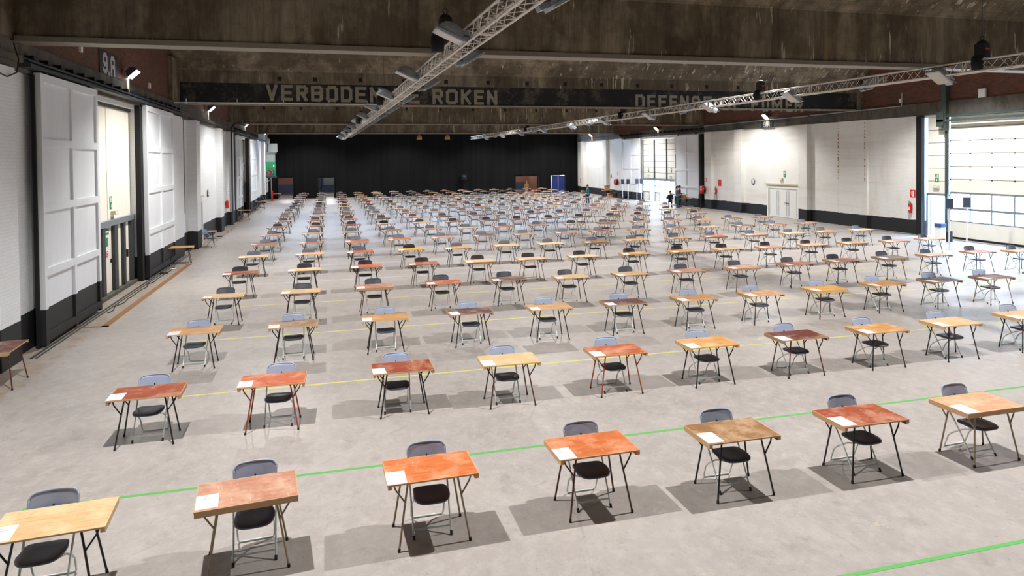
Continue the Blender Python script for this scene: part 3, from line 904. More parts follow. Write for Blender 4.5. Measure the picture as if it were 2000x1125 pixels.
def make_far_desk():
    mb = MB().box((-.49, -.31, .703), (.49, .31, .72)).box((-.485, -.305, .66), (-.45, .30, .703)).box((.45, -.305, .66), (.485, .30, .703))
    for sx in (-1, 1):
        for yt, yb in ((-.21, -.31), (.16, .22)):
            mb.tube([(sx * .272, yt, .70), (sx * .385, yb, .0)], .0115, 4, 1)
            mb.tube([(sx * .305, yt + (yb - yt) * .33, .48), (sx * .415, yt, .70)], .0095, 4, 1)
    o = mb.build('exam_desk', [M['top'], M['legfar']])
    return o
M['legfar'] = plain('dark_brown_tube', (48, 38, 36), .5)

def seat_mesh():
    mb = MB()
    # rounded front (toward -Y), flatter back, slight dish, lip
    out = []
    n = 24
    for k in range(n):
        a = 2 * math.pi * k / n
        x = .205 * math.copysign(abs(math.cos(a)) ** .55, math.cos(a))
        y = math.copysign(abs(math.sin(a)) ** (.75 if math.sin(a) < 0 else .35), math.sin(a))
        y = y * (.25 if y < 0 else .16)
        if y > 0: x *= .93
        out.append((x, y))
    def ring(s, z, dish=0): return [(x * s, (y + .03) * s - .03, z + dish * (x / .2) ** 2) for x, y in out]
    rings = [ring(.95, .415), ring(1, .425), ring(1, .44, .006), ring(.93, .446, .008), ring(.5, .436, .006)]
    vs = [v for r in rings for v in r]; fs = []
    for j in range(len(rings) - 1):
        for i in range(n):
            a = j * n + i; b = j * n + (i + 1) % n
            fs.append((a, b, b + n, a + n))
    fs.append(tuple(range(n))[::-1]); fs.append(tuple(range((len(rings) - 1) * n, len(rings) * n)))
    mb.add(vs, fs, 0, True)
    return mb

def back_mesh():
    """curved moulded backrest, top corners rounded, leaning back."""
    mb = MB(); nu, nv = 22, 6
    f = []; g = []
    for j in range(nv + 1):
        v = j / nv
        for i in range(nu + 1):
            u = -1 + 2 * i / nu
            w = .218
            z = .63 + .205 * v
            # rounded upper corners and gently arched top
            q_ = max(0, abs(u) - .7) / .3
            zt = .842 + .010 * (1 - u * u) - .055 * (1 - math.sqrt(max(0, 1 - q_ * q_ * .97)))
            z = .63 + (zt - .63) * v
            y = .268 + (z - .63) * .33 + .035 * (1 - u * u) 
            f.append((u * w * (1 - .03 * (1 - v)), y, z)); g.append((u * w * (1 - .03 * (1 - v)), y + .016, z))
    N = len(f); fs = []
    for j in range(nv):
        for i in range(nu):
            a = j * (nu + 1) + i
            fs.append((a, a + 1, a + nu + 2, a + nu + 1)); fs.append((N + a, N + a + nu + 1, N + a + nu + 2, N + a + 1))
    for i in range(nu):
        fs.append((i, N + i, N + i + 1, i + 1)); a = nv * (nu + 1) + i; fs.append((a, a + 1, N + a + 1, N + a))
    for j in range(nv):
        a = j * (nu + 1); fs.append((a, a + nu + 1, N + a + nu + 1, N + a)); a += nu; fs.append((a, N + a, N + a + nu + 1, a + nu + 1))
    mb.add(f + g, fs, 0, True)
    # rolled rim
    rim = [f[j * (nu + 1)] for j in range(nv + 1)] + [f[nv * (nu + 1) + i] for i in range(nu + 1)] + [f[j * (nu + 1) + nu] for j in range(nv, -1, -1)]
    mb.tube([(x, y + .004, z) for x, y, z in rim], .012, 6)
    # small slot in the middle
    mb.box((-.008, .3, .70), (.008, .32, .735), 1)
    return mb

def make_chair(mat_back, mat_seat, detail):
    root = empty('folding_chair')
    seat_mesh().build('seat', mat_seat, root)
    back_mesh().build('backrest', [mat_back, M['black']], root)
    seg = 6 if detail == 2 else 5
    def main(s): return [(s * .205, -.135, .0), (s * .207, .02, .26), (s * .212, .135, .44), (s * .214, .21, .54), (s * .205, .296, .66), (s * .195, .335, .76)]
    ub = [(-.175, -.13, .415), (-.18, .02, .36), (-.185, .19, .25), (-.19, .25, .19), (-.185, .31, .04), (-.17, .325, .014), (.17, .325, .014), (.185, .31, .04), (.19, .25, .19), (.185, .19, .25), (.18, .02, .36), (.175, -.13, .415)]
    if detail == 2:
        for s in (-1, 1):
            mb = MB().tube(main(s), .0105, seg)
            mb.tube([(s * .205, -.137, 0), (s * .2055, -.115, .04)], .015, seg, 1)
            mb.build('side_tube', [M['chrome'], M['rubber']], root)
        MB().tube(ub, .0105, seg).build('rear_leg', M['chrome'], root)
        MB().bar((-.2, -.085, .085), (.2, -.085, .085), .008, .02).build('cross_bar', M['chrome'], root)
    else:
        mb = MB()
        for s in (-1, 1): mb.tube(main(s), .0105, seg)
        mb.tube(ub, .0105, seg); mb.bar((-.2, -.085, .085), (.2, -.085, .085), .008, .02)
        mb.build('frame', M['chrome'], root)
    reg(root)
    return root

def make_far_chair(mb_mat, st_mat):
    mb = MB().box((-.2, -.25, .42), (.2, .14, .445), 1)
    vs = [(-.2, .30, .63), (.2, .30, .63), (.2, .33, .81), (.12, .34, .84), (-.12, .34, .84), (-.2, .33, .81)]
    mb.add(vs + [(x, y + .02, z) for x, y, z in vs], [(0, 1, 2, 3, 4, 5), (11, 10, 9, 8, 7, 6)] + [(i, i + 6, (i + 1) % 6 + 6, (i + 1) % 6) for i in range(6)], 0)
    for s in (-1, 1):
        mb.tube([(s * .205, -.135, 0), (s * .21, .14, .44), (s * .205, .30, .77)], .0105, 4, 2)
        mb.tube([(s * .18, -.13, .415), (s * .19, .25, .19), (s * .18, .32, .015)], .0105, 4, 2)
    mb.bar((-.19, .32, .015), (.19, .32, .015), .02, .02, 2).bar((-.2, -.085, .085), (.2, -.085, .085), .008, .02, 2)
    return mb.build('folding_chair', [mb_mat, st_mat, M['chrome']])

PROTO_Z = -50
protos = {}
for dt in (2, 1):
    for bt in (0, 1): protos[('d', dt, bt)] = make_desk(bt, dt)
    protos[('c', dt, 0)] = make_chair(M['plastic'], M['seat'], dt)
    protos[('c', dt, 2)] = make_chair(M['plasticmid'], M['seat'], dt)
    protos[('c', dt, 1)] = make_chair(M['plasticdk'], M['plasticdk'], dt)
protos[('d', 0, 0)] = make_far_desk(); protos[('d', 0, 1)] = protos[('d', 0, 0)]
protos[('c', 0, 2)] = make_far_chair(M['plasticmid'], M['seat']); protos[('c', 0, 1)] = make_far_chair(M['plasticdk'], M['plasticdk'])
sheet0 = MB().box((-.105, -.1485, 0), (.105, .1485, .0016)).build('exam_sheet', M['paper'])
used = set()
def take(key):
    """the first use takes the prototype itself, later ones a copy."""
    o = protos[key]
    if id(o) not in used:
        used.add(id(o)); return o
    return copy_tree(o)

COLS = {'T': ('pale tan', (220, 182, 136)), 'P': ('pinkish brown', (194, 140, 116)), 'O': ('bright orange', (204, 114, 64)), 'W': ('worn brown', (150, 108, 68)),
        'B': ('reddish brown', (156, 76, 48)), 'Y': ('golden brown', (202, 148, 88)), 'D': ('dark maroon', (104, 54, 46)), 'R': ('rusty orange', (188, 98, 60)),
        'G': ('bright yellow', (222, 160, 46)), 'K': ('dark grey-brown', (78, 62, 62)), 'L': ('light salmon', (224, 164, 128))}
LEGS = {'k': ('black', (26, 25, 27)), 'b': ('beige', (160, 142, 112)), 'm': ('maroon', (92, 44, 34)), 'r': ('rust-red', (158, 70, 40))}
ROWS = {
 1: ('TPOOWBL', 'kbbmkkb'), 2: ('BRBTRYDYTT', 'krkmrkmkkk'), 3: ('YWYDYDYYGYKDR', 'kkkkkkkkmkkbk'),
 4: ('TTPRDTTPPRBKLPL', 'kkmmkkkkmkkkkkk'), 5: ('BTRRTLTYYTPLYPL', 'kkkmmbkkkkkkkkk'), 6: ('TLRGYTTWYYRPTYT', 'kmkbkkkkkkmkkkk'),
 7: ('BBROPDYPBYBTDRP', 'kmkbkrkkkkkkkmk'), 8: ('PPGWPTRPLPYRYDP', 'kkkkkmkkkkmkkrk'), 9: ('YRBLTODRBDWBTPP', 'kkkmkkkkkmkkkkk'),
 10: ('TRRDLBBTBBPLBTT', 'kkkkrkkkkkkkkkk'), 11: ('YTRYPYPTRBLPBTL', 'kkkkmkkrkkkkkkk')}
jit = {(1, 0): (.09, -.08), (1, 1): (-.06, .04), (1, 2): (-.04, .04), (1, 3): (.02, .1), (1, 4): (-.02, .01), (1, 5): (0, -.01), (1, 6): (-.03, -.08),
 (2, 0): (.02, -.03), (2, 1): (-.09, .03), (2, 2): (.05, .1), (2, 3): (-.04, 0), (2, 4): (.04, 0), (2, 5): (-.02, -.02), (2, 6): (-.01, -.06), (2, 7): (-.06, -.09), (2, 8): (-.12, -.08), (2, 9): (0, -.02),
 (3, 0): (.01, .03), (3, 1): (.04, .03), (3, 2): (.06, .07), (3, 3): (.06, .08), (3, 4): (.03, .01), (3, 5): (-.01, -.04), (3, 6): (-.06, -.1), (3, 7): (-.08, -.1), (3, 8): (-.04, -.04), (3, 9): (0, .06), (3, 10): (-.02, .04), (3, 11): (-.17, -.04),
 (4, 0): (.04, 0), (4, 1): (.04, .03), (4, 2): (.07, .17), (4, 3): (.09, .17), (4, 4): (.08, .15), (4, 5): (.01, -.08), (4, 6): (-.03, -.14), (4, 7): (-.07, -.16), (4, 8): (-.02, -.09), (4, 9): (.08, -.04), (4, 10): (.06, .09), (4, 11): (.16, .15), (4, 12): (.13, .16), (4, 13): (.28, .28)}
rots = {(1, 0): 4.0, (1, 1): 5.3, (1, 2): 1.4, (1, 3): .8, (1, 4): 0, (1, 5): -.4, (1, 6): .5, (2, 0): 1.2, (2, 1): -1.2, (2, 2): .4, (2, 3): -1.2}
cdx = {(1, 0): -.1, (1, 1): .06, (2, 1): .08, (2, 2): -.09, (2, 7): -.07}
battens = {(1, 1), (1, 6), (3, 8)}
darkrows = {4, 8, 9}
NCOL = {1: 7, 2: 10, 3: 13}
for r in range(1, 20):
    n = NCOL.get(r, 15); k = 0
    for c in range(n):
        if (r, c) == (9, 14): continue
        k = c + 1
        dt = 2 if r <= 7 else (1 if r <= 12 else 0)
        px = -2.682 + 1.8713 * c; py = 7.495 + 3.76 * (r - 1)
        j = jit.get((r, c)) or (rnd.uniform(-.07, .07), rnd.uniform(-.08, .08))
        px += j[0]; py += j[1]
        rz = math.radians(rots.get((r, c), rnd.gauss(0, 1.0)))
        row = ROWS.get(r)
        tc_ = row[0][c] if row else rnd.choice('TTYYPPBRRLDWGKOT')
        lc = row[1][c] if row else rnd.choice('kkkkkmb')
        bt = 1 if ((r, c) in battens or (r > 3 and rnd.random() < .12)) else 0
        if dt == 0: lc = 'k'
        dk = take(('d', dt, bt))
        cv = rnd.uniform(.93, 1.07)
        col = tuple(min(1, v * cv) for v in lin(COLS[tc_][1])) + (1,)
        lcol = lin(LEGS[lc][1]) + (1,)
        dk.location = (px, py, 0); dk.rotation_euler = (0, 0, rz); dk.color = col
        legs_txt = LEGS[lc][0] if dt else 'dark'
        tag(dk, '%s exam desk with %s legs, %s row from front, %s from left wall' % (COLS[tc_][0], legs_txt, ORD[r], ORD[k]), 'desk', 'exam desks standing in rows across the hall')
        for ch in KIDS.get(dk.name, []):
            ch.color = lcol if ch.name.startswith('leg') else col
            for g in KIDS.get(ch.name, []): g.color = lcol
        dkc = 1 if rnd.random() < .04 and r > 4 else 0
        if (r, c) in ((5, 0), (5, 1), (5, 2), (5, 12), (5, 13), (5, 14)): dkc = 0
        if r > 3 and dkc == 0: dkc = 2  # rear rows take the plastic darkened to imitate shade
        chx = cdx.get((r, c), rnd.uniform(-.06, .02)); chy = rnd.uniform(-.01, .02)
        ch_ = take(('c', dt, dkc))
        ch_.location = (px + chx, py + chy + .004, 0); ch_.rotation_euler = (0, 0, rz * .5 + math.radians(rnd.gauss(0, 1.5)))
        tag(ch_, '%s folding chair behind %s desk from left wall, %s row from front' % (('slate grey', 'charcoal', 'shade-darkened slate')[dkc], ORD[k], ORD[r]), 'chair', 'folding chairs tucked behind the exam desks')
        s_ = sheet0 if id(sheet0) not in used else copy_tree(sheet0)
        used.add(id(sheet0))
        lx, ly = -.382 + rnd.uniform(-.01, .012), -.135 + rnd.uniform(-.02, .015)
        cs, sn = math.cos(rz), math.sin(rz)
        s_.location = (px + lx * cs - ly * sn, py + lx * sn + ly * cs, .7202)
        s_.rotation_euler = (0, 0, rz + math.radians(rnd.gauss(0, 1.6)))
        tag(s_, 'white exam sheet on %s desk from left wall, %s row from front' % (ORD[k], ORD[r]), 'paper', 'exam sheets on the desks')
for key, o in protos.items():
    if id(o) not in used:
        def kill(q):
            for g in KIDS.get(q.name, []): kill(g)
            bpy.data.objects.remove(q)
        if key != ('d', 0, 1): kill(o)

# side desks along the left wall
def side_desk(x, y, rz, col, leg, label):
    o = make_desk(0, 2); o.location = (x, y, 0); o.rotation_euler = (0, 0, rz)
    for ch in KIDS[o.name]:
        ch.color = lin(LEGS[leg][1]) + (1,) if ch.name.startswith('leg') else lin(COLS[col][1]) + (1,)
        for g in KIDS.get(ch.name, []): g.color = lin(LEGS[leg][1]) + (1,)
    tag(o, label, 'desk'); return o
side_desk(-5.98, 14.75, math.pi / 2 + .05, 'D', 'm', 'dark maroon desk against the left wall, nearest to the camera')
side_desk(-5.86, 30.2, .12, 'Y', 'k', 'golden brown spare desk standing at the left wall in front of the second sliding panel')
side_desk(-5.95, 36.6, .1, 'P', 'k', 'pinkish desk in front of the white service door, left wall')
side_desk(-5.9, 51.6, .05, 'Y', 'k', 'small tan desk at the left wall by the third sliding panel')
side_desk(-5.85, 63.0, .0, 'Y', 'k', 'tan desk at the far left wall carrying a blue and black bag')
side_desk(-5.5, 76.6, .0, 'R', 'm', 'reddish desk under the green air heater')
c_ = make_chair(M['plastic'], M['seat'], 2); c_.location = (-5.6, 35.9, 0); c_.rotation_euler = (0, 0, 1.2)
tag(c_, 'folding chair standing open in front of the white service door desk', 'chair')
c_ = make_chair(M['plasticdk'], M['plasticdk'], 2); c_.location = (-5.35, 59.0, 0); c_.rotation_euler = (0, 0, .8)
tag(c_, 'lone folding chair on the floor near the rusty rail, far left', 'chair')
c_ = make_chair(M['plasticdk'], M['plasticdk'], 2); c_.location = (-6.0, 70.5, 0); c_.rotation_euler = (0, 0, 1.5)
tag(c_, 'charcoal folding chair leaning by the far left wall under the heater', 'chair')
bg = MB().prism(rrect(.34, .22, .06), 'z', 0, .3).build('bag', M['black'], None, (-5.9, 63.0, .7205))
MB().box((-.12, -.112, .05), (.1, -.108, .24)).build('blue_pocket', M['blue'], bg)
MB().tube([(-.1, 0, .29), (-.08, 0, .38), (.08, 0, .38), (.1, 0, .29)], .012, 6).build('handle', M['black'], bg)
tag(bg, 'black bag with blue pocket standing on a tan desk at the far left wall', 'bag')

# cables on the floor at the left wall
def cable(pts, label, r=.012, mt='black'):
    tag(MB().tube(pts, r, 6).build('cable', M[mt]), label, 'cable')
def wiggle(x, y0, y1, amp, n, z=.013, ph=0):
    return [(x + amp * math.sin(k * 1.1 + ph) * (.5 + .5 * math.sin(k * .37)), y0 + (y1 - y0) * k / n, z) for k in range(n + 1)]
cable(wiggle(-5.95, 21.0, 29.5, .06, 40), 'thin dark cable running on the floor beside the left sliding doors')
def coil(cx, cy, r, turns, label, mt):
    pts = []
    for k in range(int(turns * 14)):
        a = 2 * math.pi * k / 14; rr = r * (1 + .25 * math.sin(k * .31)); pts.append((cx + rr * math.cos(a), cy + rr * .8 * math.sin(a), .014 + .008 * (k // 14)))
    cable(pts, label, .012, mt)
coil(-6.0, 27.9, .13, 4, 'black cable coil on the floor beside the second left sliding panel', 'black')
coil(-5.9, 29.0, .1, 3, 'white cable coil on the floor under the golden brown spare desk', 'white')
coil(-5.9, 40.7, .14, 4, 'dark cable coil on the floor at the left wall between the pilasters', 'black')
cable(wiggle(-5.8, 38.5, 46, .1, 30, ph=1), 'grey cable lying along the left wall past the white service door', .01, 'pipe')

# ------------------------------------------------------------------ wall fixtures
def exit_sign(name, x, y, z, side, label):
    """tall green pictogram sign: running figure above, arrow below."""
    t = empty(name, (x, y, z), 0, label, 'sign', 'green escape signs')
    MB().box((0, -.1, -.2), (-side * .02, .1, .2)).build('sign_plate', M['greensign'], t)
    w = MB(); a = -side * .021; b = -side * .024
    w.box((a, -.09, .01), (b, -.02, .17)); w.box((a, .0, .13), (b, .03, .16)); w.box((a, .0, .05), (b, .05, .12)).box((a, -.0, .0), (b, .02, .05)).box((a, .04, -.0), (b, .07, .06))
    w.add([(b, -.05, -.1), (b, .05, -.1), (b, 0, -.17)], [(0, 1, 2)]); w.box((a, -.02, -.1), (b, .02, -.04))
    w.build('pictogram', M['white'], t)
    return t
def em_lamp(x, y, z, side, label):
    t = empty('emergency_lamp', (x, y, z), 0, label, 'lamp', 'beige emergency lamps')
    MB().prism([(-.17, -.06), (.17, -.06), (.14, .06), (-.14, .06)], 'x', 0, -side * .12).build('housing', M['beige'], t)
    MB().box((-side * .12, -.12, -.04), (-side * .13, .12, .04)).build('diffuser', M['white'], t)
exit_sign('exit_sign', XL - .2, 22.1, 2.85, -1, 'green escape sign above the left double doors, nearer one')
exit_sign('exit_sign', XL - .2, 24.2, 2.88, -1, 'green escape sign above the left double doors, farther one')
em_lamp(XL - .19, 22.35, 2.5, -1, 'beige emergency lamp under the nearer left escape sign')
em_lamp(XL - .19, 24.35, 2.55, -1, 'beige emergency lamp under the farther left escape sign')
exit_sign('exit_sign', XR, 39.7, 2.93, 1, 'green escape sign over the white triple door, right wall')
em_lamp(XR, 40.0, 2.58, 1, 'beige emergency lamp over the white triple door, right wall')
exit_sign('exit_sign', xs, 27.85, 2.95, 1, 'green escape sign above the bright open exit door')
em_lamp(xs, 27.85, 2.5, 1, 'beige emergency lamp above the bright open exit door')
exit_sign('exit_sign', xs, 60.1, 2.95, 1, 'green escape sign above the far entrance, left column')
exit_sign('exit_sign', xs, 55.6, 2.95, 1, 'green escape sign above the far entrance, right column')
em_lamp(xs, 60.1, 2.45, 1, 'small emergency lamp under the far entrance left sign')
em_lamp(xs, 55.7, 2.4, 1, 'small emergency lamp under the far entrance right sign')
# notices on the left door leaf
tag(MB().box((0, -.18, -.09), (.012, .18, .09), 0).box((.012, -.15, -.03), (.014, .15, .03), 1).build('door_notice', [M['greensign'], M['white']], None, (XL - .2, 23.75, 2.0)), 'dark green notice at the top of the left door leaf', 'sign')
tag(MB().box((0, -.08, -.14), (.012, .08, .14), 0).build('door_notice', [M['greensign']], None, (XL - .2, 23.75, 1.68)), 'small pale green notice below the dark green one on the door', 'sign')
def no_smoking(x, y, z, s, label):
    t = empty('no_smoking_sign', (x, y, z), 0, label, 'sign')
    MB().lathe([(0, 0), (s, 0), (s, .006), (0, .006)], (0, 0, 0), 'x', 20).build('disc', M['white'], t)
    mb = MB().lathe([(s * .82, .006), (s, .006), (s, .01), (s * .82, .01), (s * .82, .006)], (0, 0, 0), 'x', 24)
    mb.bar((.008, -s * .6, s * .6), (.008, s * .6, -s * .6), .006, s * .16, 0, up=(1, 0, 0))
    mb.build('red_ring', M['redsign'], t)
    MB().box((.007, -s * .5, -s * .08), (.009, s * .45, s * .08)).build('cigarette', M['black'], t)
no_smoking(XL + .001, 16.02 - .9, 2.2, .12, 'round red no smoking sign on the near left wall')
no_smoking(XL - .199, 23.75, 1.3, .1, 'round red no smoking sign on the left door leaf')

def extinguisher(x, y, z, side, label, group='red fire extinguishers'):
    t = empty('fire_extinguisher', (x, y, z), 0, label, 'fire extinguisher', group)
    cx = -side * .12
    MB().lathe([(0, -.26), (.085, -.25), (.09, -.2), (.09, .17), (.075, .22), (.03, .26), (0, .26)], (cx, 0, 0), 'z', 14).build('cylinder', M['red'], t)
    MB().tube([(cx, 0, .25), (cx, 0, .31)], .022, 8).bar((cx, -.02, .31), (cx, .12, .35), .02, .02).bar((cx, -.02, .3), (cx, .1, .3), .015, .012).build('valve', M['black'], t)
    MB().tube([(cx, .03, .29), (cx, .12, .24), (cx, .13, .05), (cx, .1, -.18)], .012, 6).build('hose', M['black'], t)
    MB().box((cx - side * .088, -.05, -.1), (cx - side * .092, .05, .06)).build('label_patch', M['white'], t)
    MB().box((0, -.03, -.1), (-side * .05, .03, .2)).build('bracket', M['frame'], t)
def fire_sign(x, y, z, side, label, w=.12, h=.17, mark=True):
    o = MB().box((0, -w, -h), (-side * .012, w, h)).build('fire_sign', M['redsign'], None, (x, y, z))
    if mark: MB().box((-side * .012, -w * .45, -h * .75), (-side * .015, w * .05, h * .75)).bar((-side * .0135, w * .25, -h * .6), (-side * .0135, w * .6, h * .5), .003, .03).build('pictogram', M['white'], o)
    tag(o, label, 'sign', 'red fire equipment signs')
extinguisher(XL, 32.6 + .6, 1.5, -1, 'red fire extinguisher on the left wall behind the golden brown spare desk')
fire_sign(XL + .001, 33.25, 2.25, -1, 'small red fire sign on the left wall, nearer one')
extinguisher(XL, 47.3, 1.4, -1, 'red fire extinguisher on the left wall beside the clock and drainpipe')
fire_sign(XL + .001, 46.6, 2.4, -1, 'orange red fire sign on the left wall beside the drainpipe', mark=False)
extinguisher(XR, 29.3, 1.35, 1, 'red fire extinguisher on the right wall beside the black door post')
fire_sign(XR - .001, 29.25, 2.1, 1, 'red fire sign on the right wall beside the black door post', .17, .2)
extinguisher(XR, 48.0, 1.45, 1, 'red fire extinguisher with black hose between hose reel and clock, right wall')
MBh = MB().tube([(29.25, 47.9, 1.5), (29.2, 47.7, 1.1), (29.22, 47.75, .5), (29.2, 47.95, .35), (29.22, 48.1, .6), (29.25, 48.15, 1.2)], .016, 6)
tag(MBh.build('rubber_hose', M['black']), 'black hose hanging below the right wall fire extinguisher', 'hose')
fire_sign(XR - .001, 47.6, 2.1, 1, 'orange red notice above the fire extinguisher, right wall', .22, .26, False)
extinguisher(XR, 77.9, 1.45, 1, 'red and yellow fire extinguisher near the far right corner')
fire_sign(XR - .001, 77.9, 2.3, 1, 'red fire sign near the far right corner')
def hose_reel(x, y, z, side, label):
    t = empty('hose_reel', (x, y, z), 0, label, 'hose reel', 'red fire hose reels')
    MB().lathe([(0, 0), (.34, 0), (.34, -side * .03), (0, -side * .03)], (-side * .3, 0, 0), 'x', 22).lathe([(0, 0), (.34, 0), (.34, -side * .03), (0, -side * .03)], (-side * .08, 0, 0), 'x', 22).build('flange', M['red'], t)
    MB().lathe([(.12, 0), (.3, 0), (.3, -side * .18), (.12, -side * .18)], (-side * .11, 0, 0), 'x', 22).build('wound_hose', M['black'], t)
    MB().lathe([(0, 0), (.07, 0), (.07, -side * .05), (0, -side * .05)], (-side * .32, 0, 0), 'x', 12).build('hub', M['white'], t)
    MB().box((0, -.05, -.1), (-side * .1, .05, .1)).build('bracket', M['frame'], t)
hose_reel(29.1, 50.1 - .8, 1.5, 1, 'red hose reel at the right wall beside the tall black gap')
fire_sign(29.13, 49.2, 2.3, 1, 'small red sign above the hose reel by the black gap')
hose_reel(XR - .3, 66.5, 1.62, 1, 'red hose reel on the far right pilaster beside the clock')
fire_sign(XR - .301, 66.5, 2.5, 1, 'small red sign above the far hose reel')

def clock(x, y, z, side, label):
    t = empty('wall_clock', (x, y, z), 0, label, 'clock', 'round wall clocks')
    MB().lathe([(0, 0), (.2, 0), (.2, -side * .05), (.175, -side * .05)], (0, 0, 0), 'x', 24).build('rim', M['frame'], t)
    MB().lathe([(0, 0), (.176, 0), (.176, -side * .012), (0, -side * .012)], (-side * .035, 0, 0), 'x', 24).build('dial', M['white'], t)
    MB().bar((-side * .05, 0, 0), (-side * .05, .02, .13), .006, .014, up=(1, 0, 0)).bar((-side * .05, 0, 0), (-side * .05, -.07, .05), .006, .018, up=(1, 0, 0)).build('hands', M['black'], t)
clock(XR, 43.2, 2.32, 1, 'round wall clock on the right wall between pilaster and triple door')
clock(XR, 69.0, 2.15, 1, 'round wall clock on the far right wall beside the hose reel')
clock(XL, 40.75, 2.42, -1, 'round wall clock on the left wall past the service door')
clock(XL, 66.9 - 1.9, 2.3, -1, 'round dark clock on the far left wall')

# loading-bay plates "9.A"
def plate(x, y, z, w, h, side, label, rot=False):
    t = empty('bay_plate', (x, y, z), 0, label, 'sign', 'painted bay number plates')
    MB().box((0, -w / 2, -h / 2), (-side * .015, w / 2, h / 2)).build('plate', M['platepaint'], t)
    mb = MB()
    def P(u, zz, d): return (-side * (.016 + d), (u if side < 0 else -u), zz)
    if rot:
        glyph(mb, '9', -.6, -.16, -.31, .31, .13, P); glyph(mb, 'A', .16, .58, -.31, .31, .13, P); glyph(mb, '.', -.1, .1, -.33, -.15, .12, P)
    else:
        glyph(mb, '9', -.34, -.08, -.2, .2, .07, P); glyph(mb, 'A', .08, .34, -.2, .2, .07, P); glyph(mb, '.', -.06, .06, -.2, -.1, .07, P)
    mb.build('lettering', M['letterlt'], t)
M['platepaint'] = plain('blue_black_paint', (34, 38, 56), .8, var=.2)
M['letterlt'] = plain('pale_lettering', (176, 172, 164), .8, var=.1)
plate(XL + .021, 23.5, 7.13, 1.75, .74, -1, 'dark painted 9.A bay number on the left brick wall', True)
plate(XR - .161, 41.4, 6.33, 1.3, .48, 1, 'dark painted 9.A bay number under the right wall lamp')

# wall floodlights
def add_spot(parent_name, loc, direction, watt, size=150, blend=.4, color=(1, 1, 1), soft=.18, parent=None):
    ld = bpy.data.lights.new(parent_name, 'SPOT'); ld.energy = watt; ld.spot_size = math.radians(size); ld.spot_blend = blend
    ld.shadow_soft_size = soft; ld.color = color
    lo = bpy.data.objects.new(parent_name, ld); COL.objects.link(lo)
    lo.rotation_euler = Vector(direction).to_track_quat('-Z', 'Y').to_euler()
    lo.location = loc
    if parent is not None: lo.parent = parent
    return lo
def wall_lamp(y, side, z, watt, color, label, warm=False):
    xw = XL if side < 0 else XR
    t = empty('wall_floodlight', (xw, y, z), 0, label, 'lamp', 'floodlights on the side walls')
    sx = -side
    MB().box((sx * .02, -.13, -.62), (sx * .2, .13, -.12)).build('ballast_box', M['beige'], t)
    MB().tube([(sx * .1, 0, -.12), (sx * .16, 0, .0), (sx * .28, 0, .03)], .02, 8).build('arm', M['frame'], t)
    hd = MB().prism([(sx * .24, -.10), (sx * .5, .14), (sx * .44, .24), (sx * .3, .24), (sx * .17, .08)], 'y', -.2, .2)
    hd.build('lamp_head', M['frame'], t)
    MB().add([(sx * .245, -.18, -.1), (sx * .5, -.18, .135), (sx * .5, .18, .135), (sx * .245, .18, -.1), (sx * .27, -.18, -.125), (sx * .525, -.18, .11), (sx * .525, .18, .11), (sx * .27, .18, -.125)],
             [(0, 1, 2, 3), (7, 6, 5, 4), (0, 4, 5, 1), (1, 5, 6, 2), (2, 6, 7, 3), (3, 7, 4, 0)]).build('lit_glass', M['lampwarm'] if warm else M['lamplit'], t)
    add_spot('lamp_light', (sx * .62, 0, -.12), (sx * 1.0, 0, -1), watt, 150, .6, color, .08, t)
cw = (.95, .98, 1.0)
wall_lamp(24.9, -1, 7.0, WALL_W, cw, 'bright white floodlight beside the 9.A number on the left wall')
wall_lamp(40.3, -1, 7.0, WALL_W * .8, cw, 'white floodlight over the left service door')
wall_lamp(57.0, -1, 7.0, WALL_W * .7, cw, 'white floodlight over the dark left doors')
wall_lamp(73.3, -1, 7.0, WALL_W * .7, cw, 'white floodlight at the far end of the left wall')
wall_lamp(41.3, 1, 6.85, WALL_W * 1.1, cw, 'bright white floodlight over the triple door in the right wall')
wall_lamp(57.6, 1, 6.75, WALL_W * .7, (1, .8, .58), 'warm floodlight over the far right entrance', True)
wall_lamp(74.0, 1, 6.75, WALL_W * .9, (1, .84, .64), 'warm floodlight near the far right corner', True)
tag(MB().box((-.1, -.17, -.2), (.0, .17, .2)).build('emergency_light', M['white'], None, (XR - .1, 25.2, 6.95)), 'square white emergency light box on the brick above the roller door', 'lamp')
tag(MB().box((-.06, -.1, -.1), (0, .1, .1)).build('junction_box', M['white'], None, (XR - .02, 30.0, 7.0)), 'small white junction box on the right brick wall', 'box', 'white junction boxes on the brickwork')
tag(MB().box((-.06, -.1, -.1), (0, .1, .1)).build('junction_box', M['white'], None, (XL + .08, 28.3, 7.0)), 'small white junction box beside the lamp on the left brick wall', 'box', 'white junction boxes on the brickwork')
tag(MB().box((-.06, -.08, -.12), (0, .08, .12)).build('junction_box', M['white'], None, (XL + .08, 21.0, 7.25)), 'small white junction box left of the 9.A number', 'box', 'white junction boxes on the brickwork')

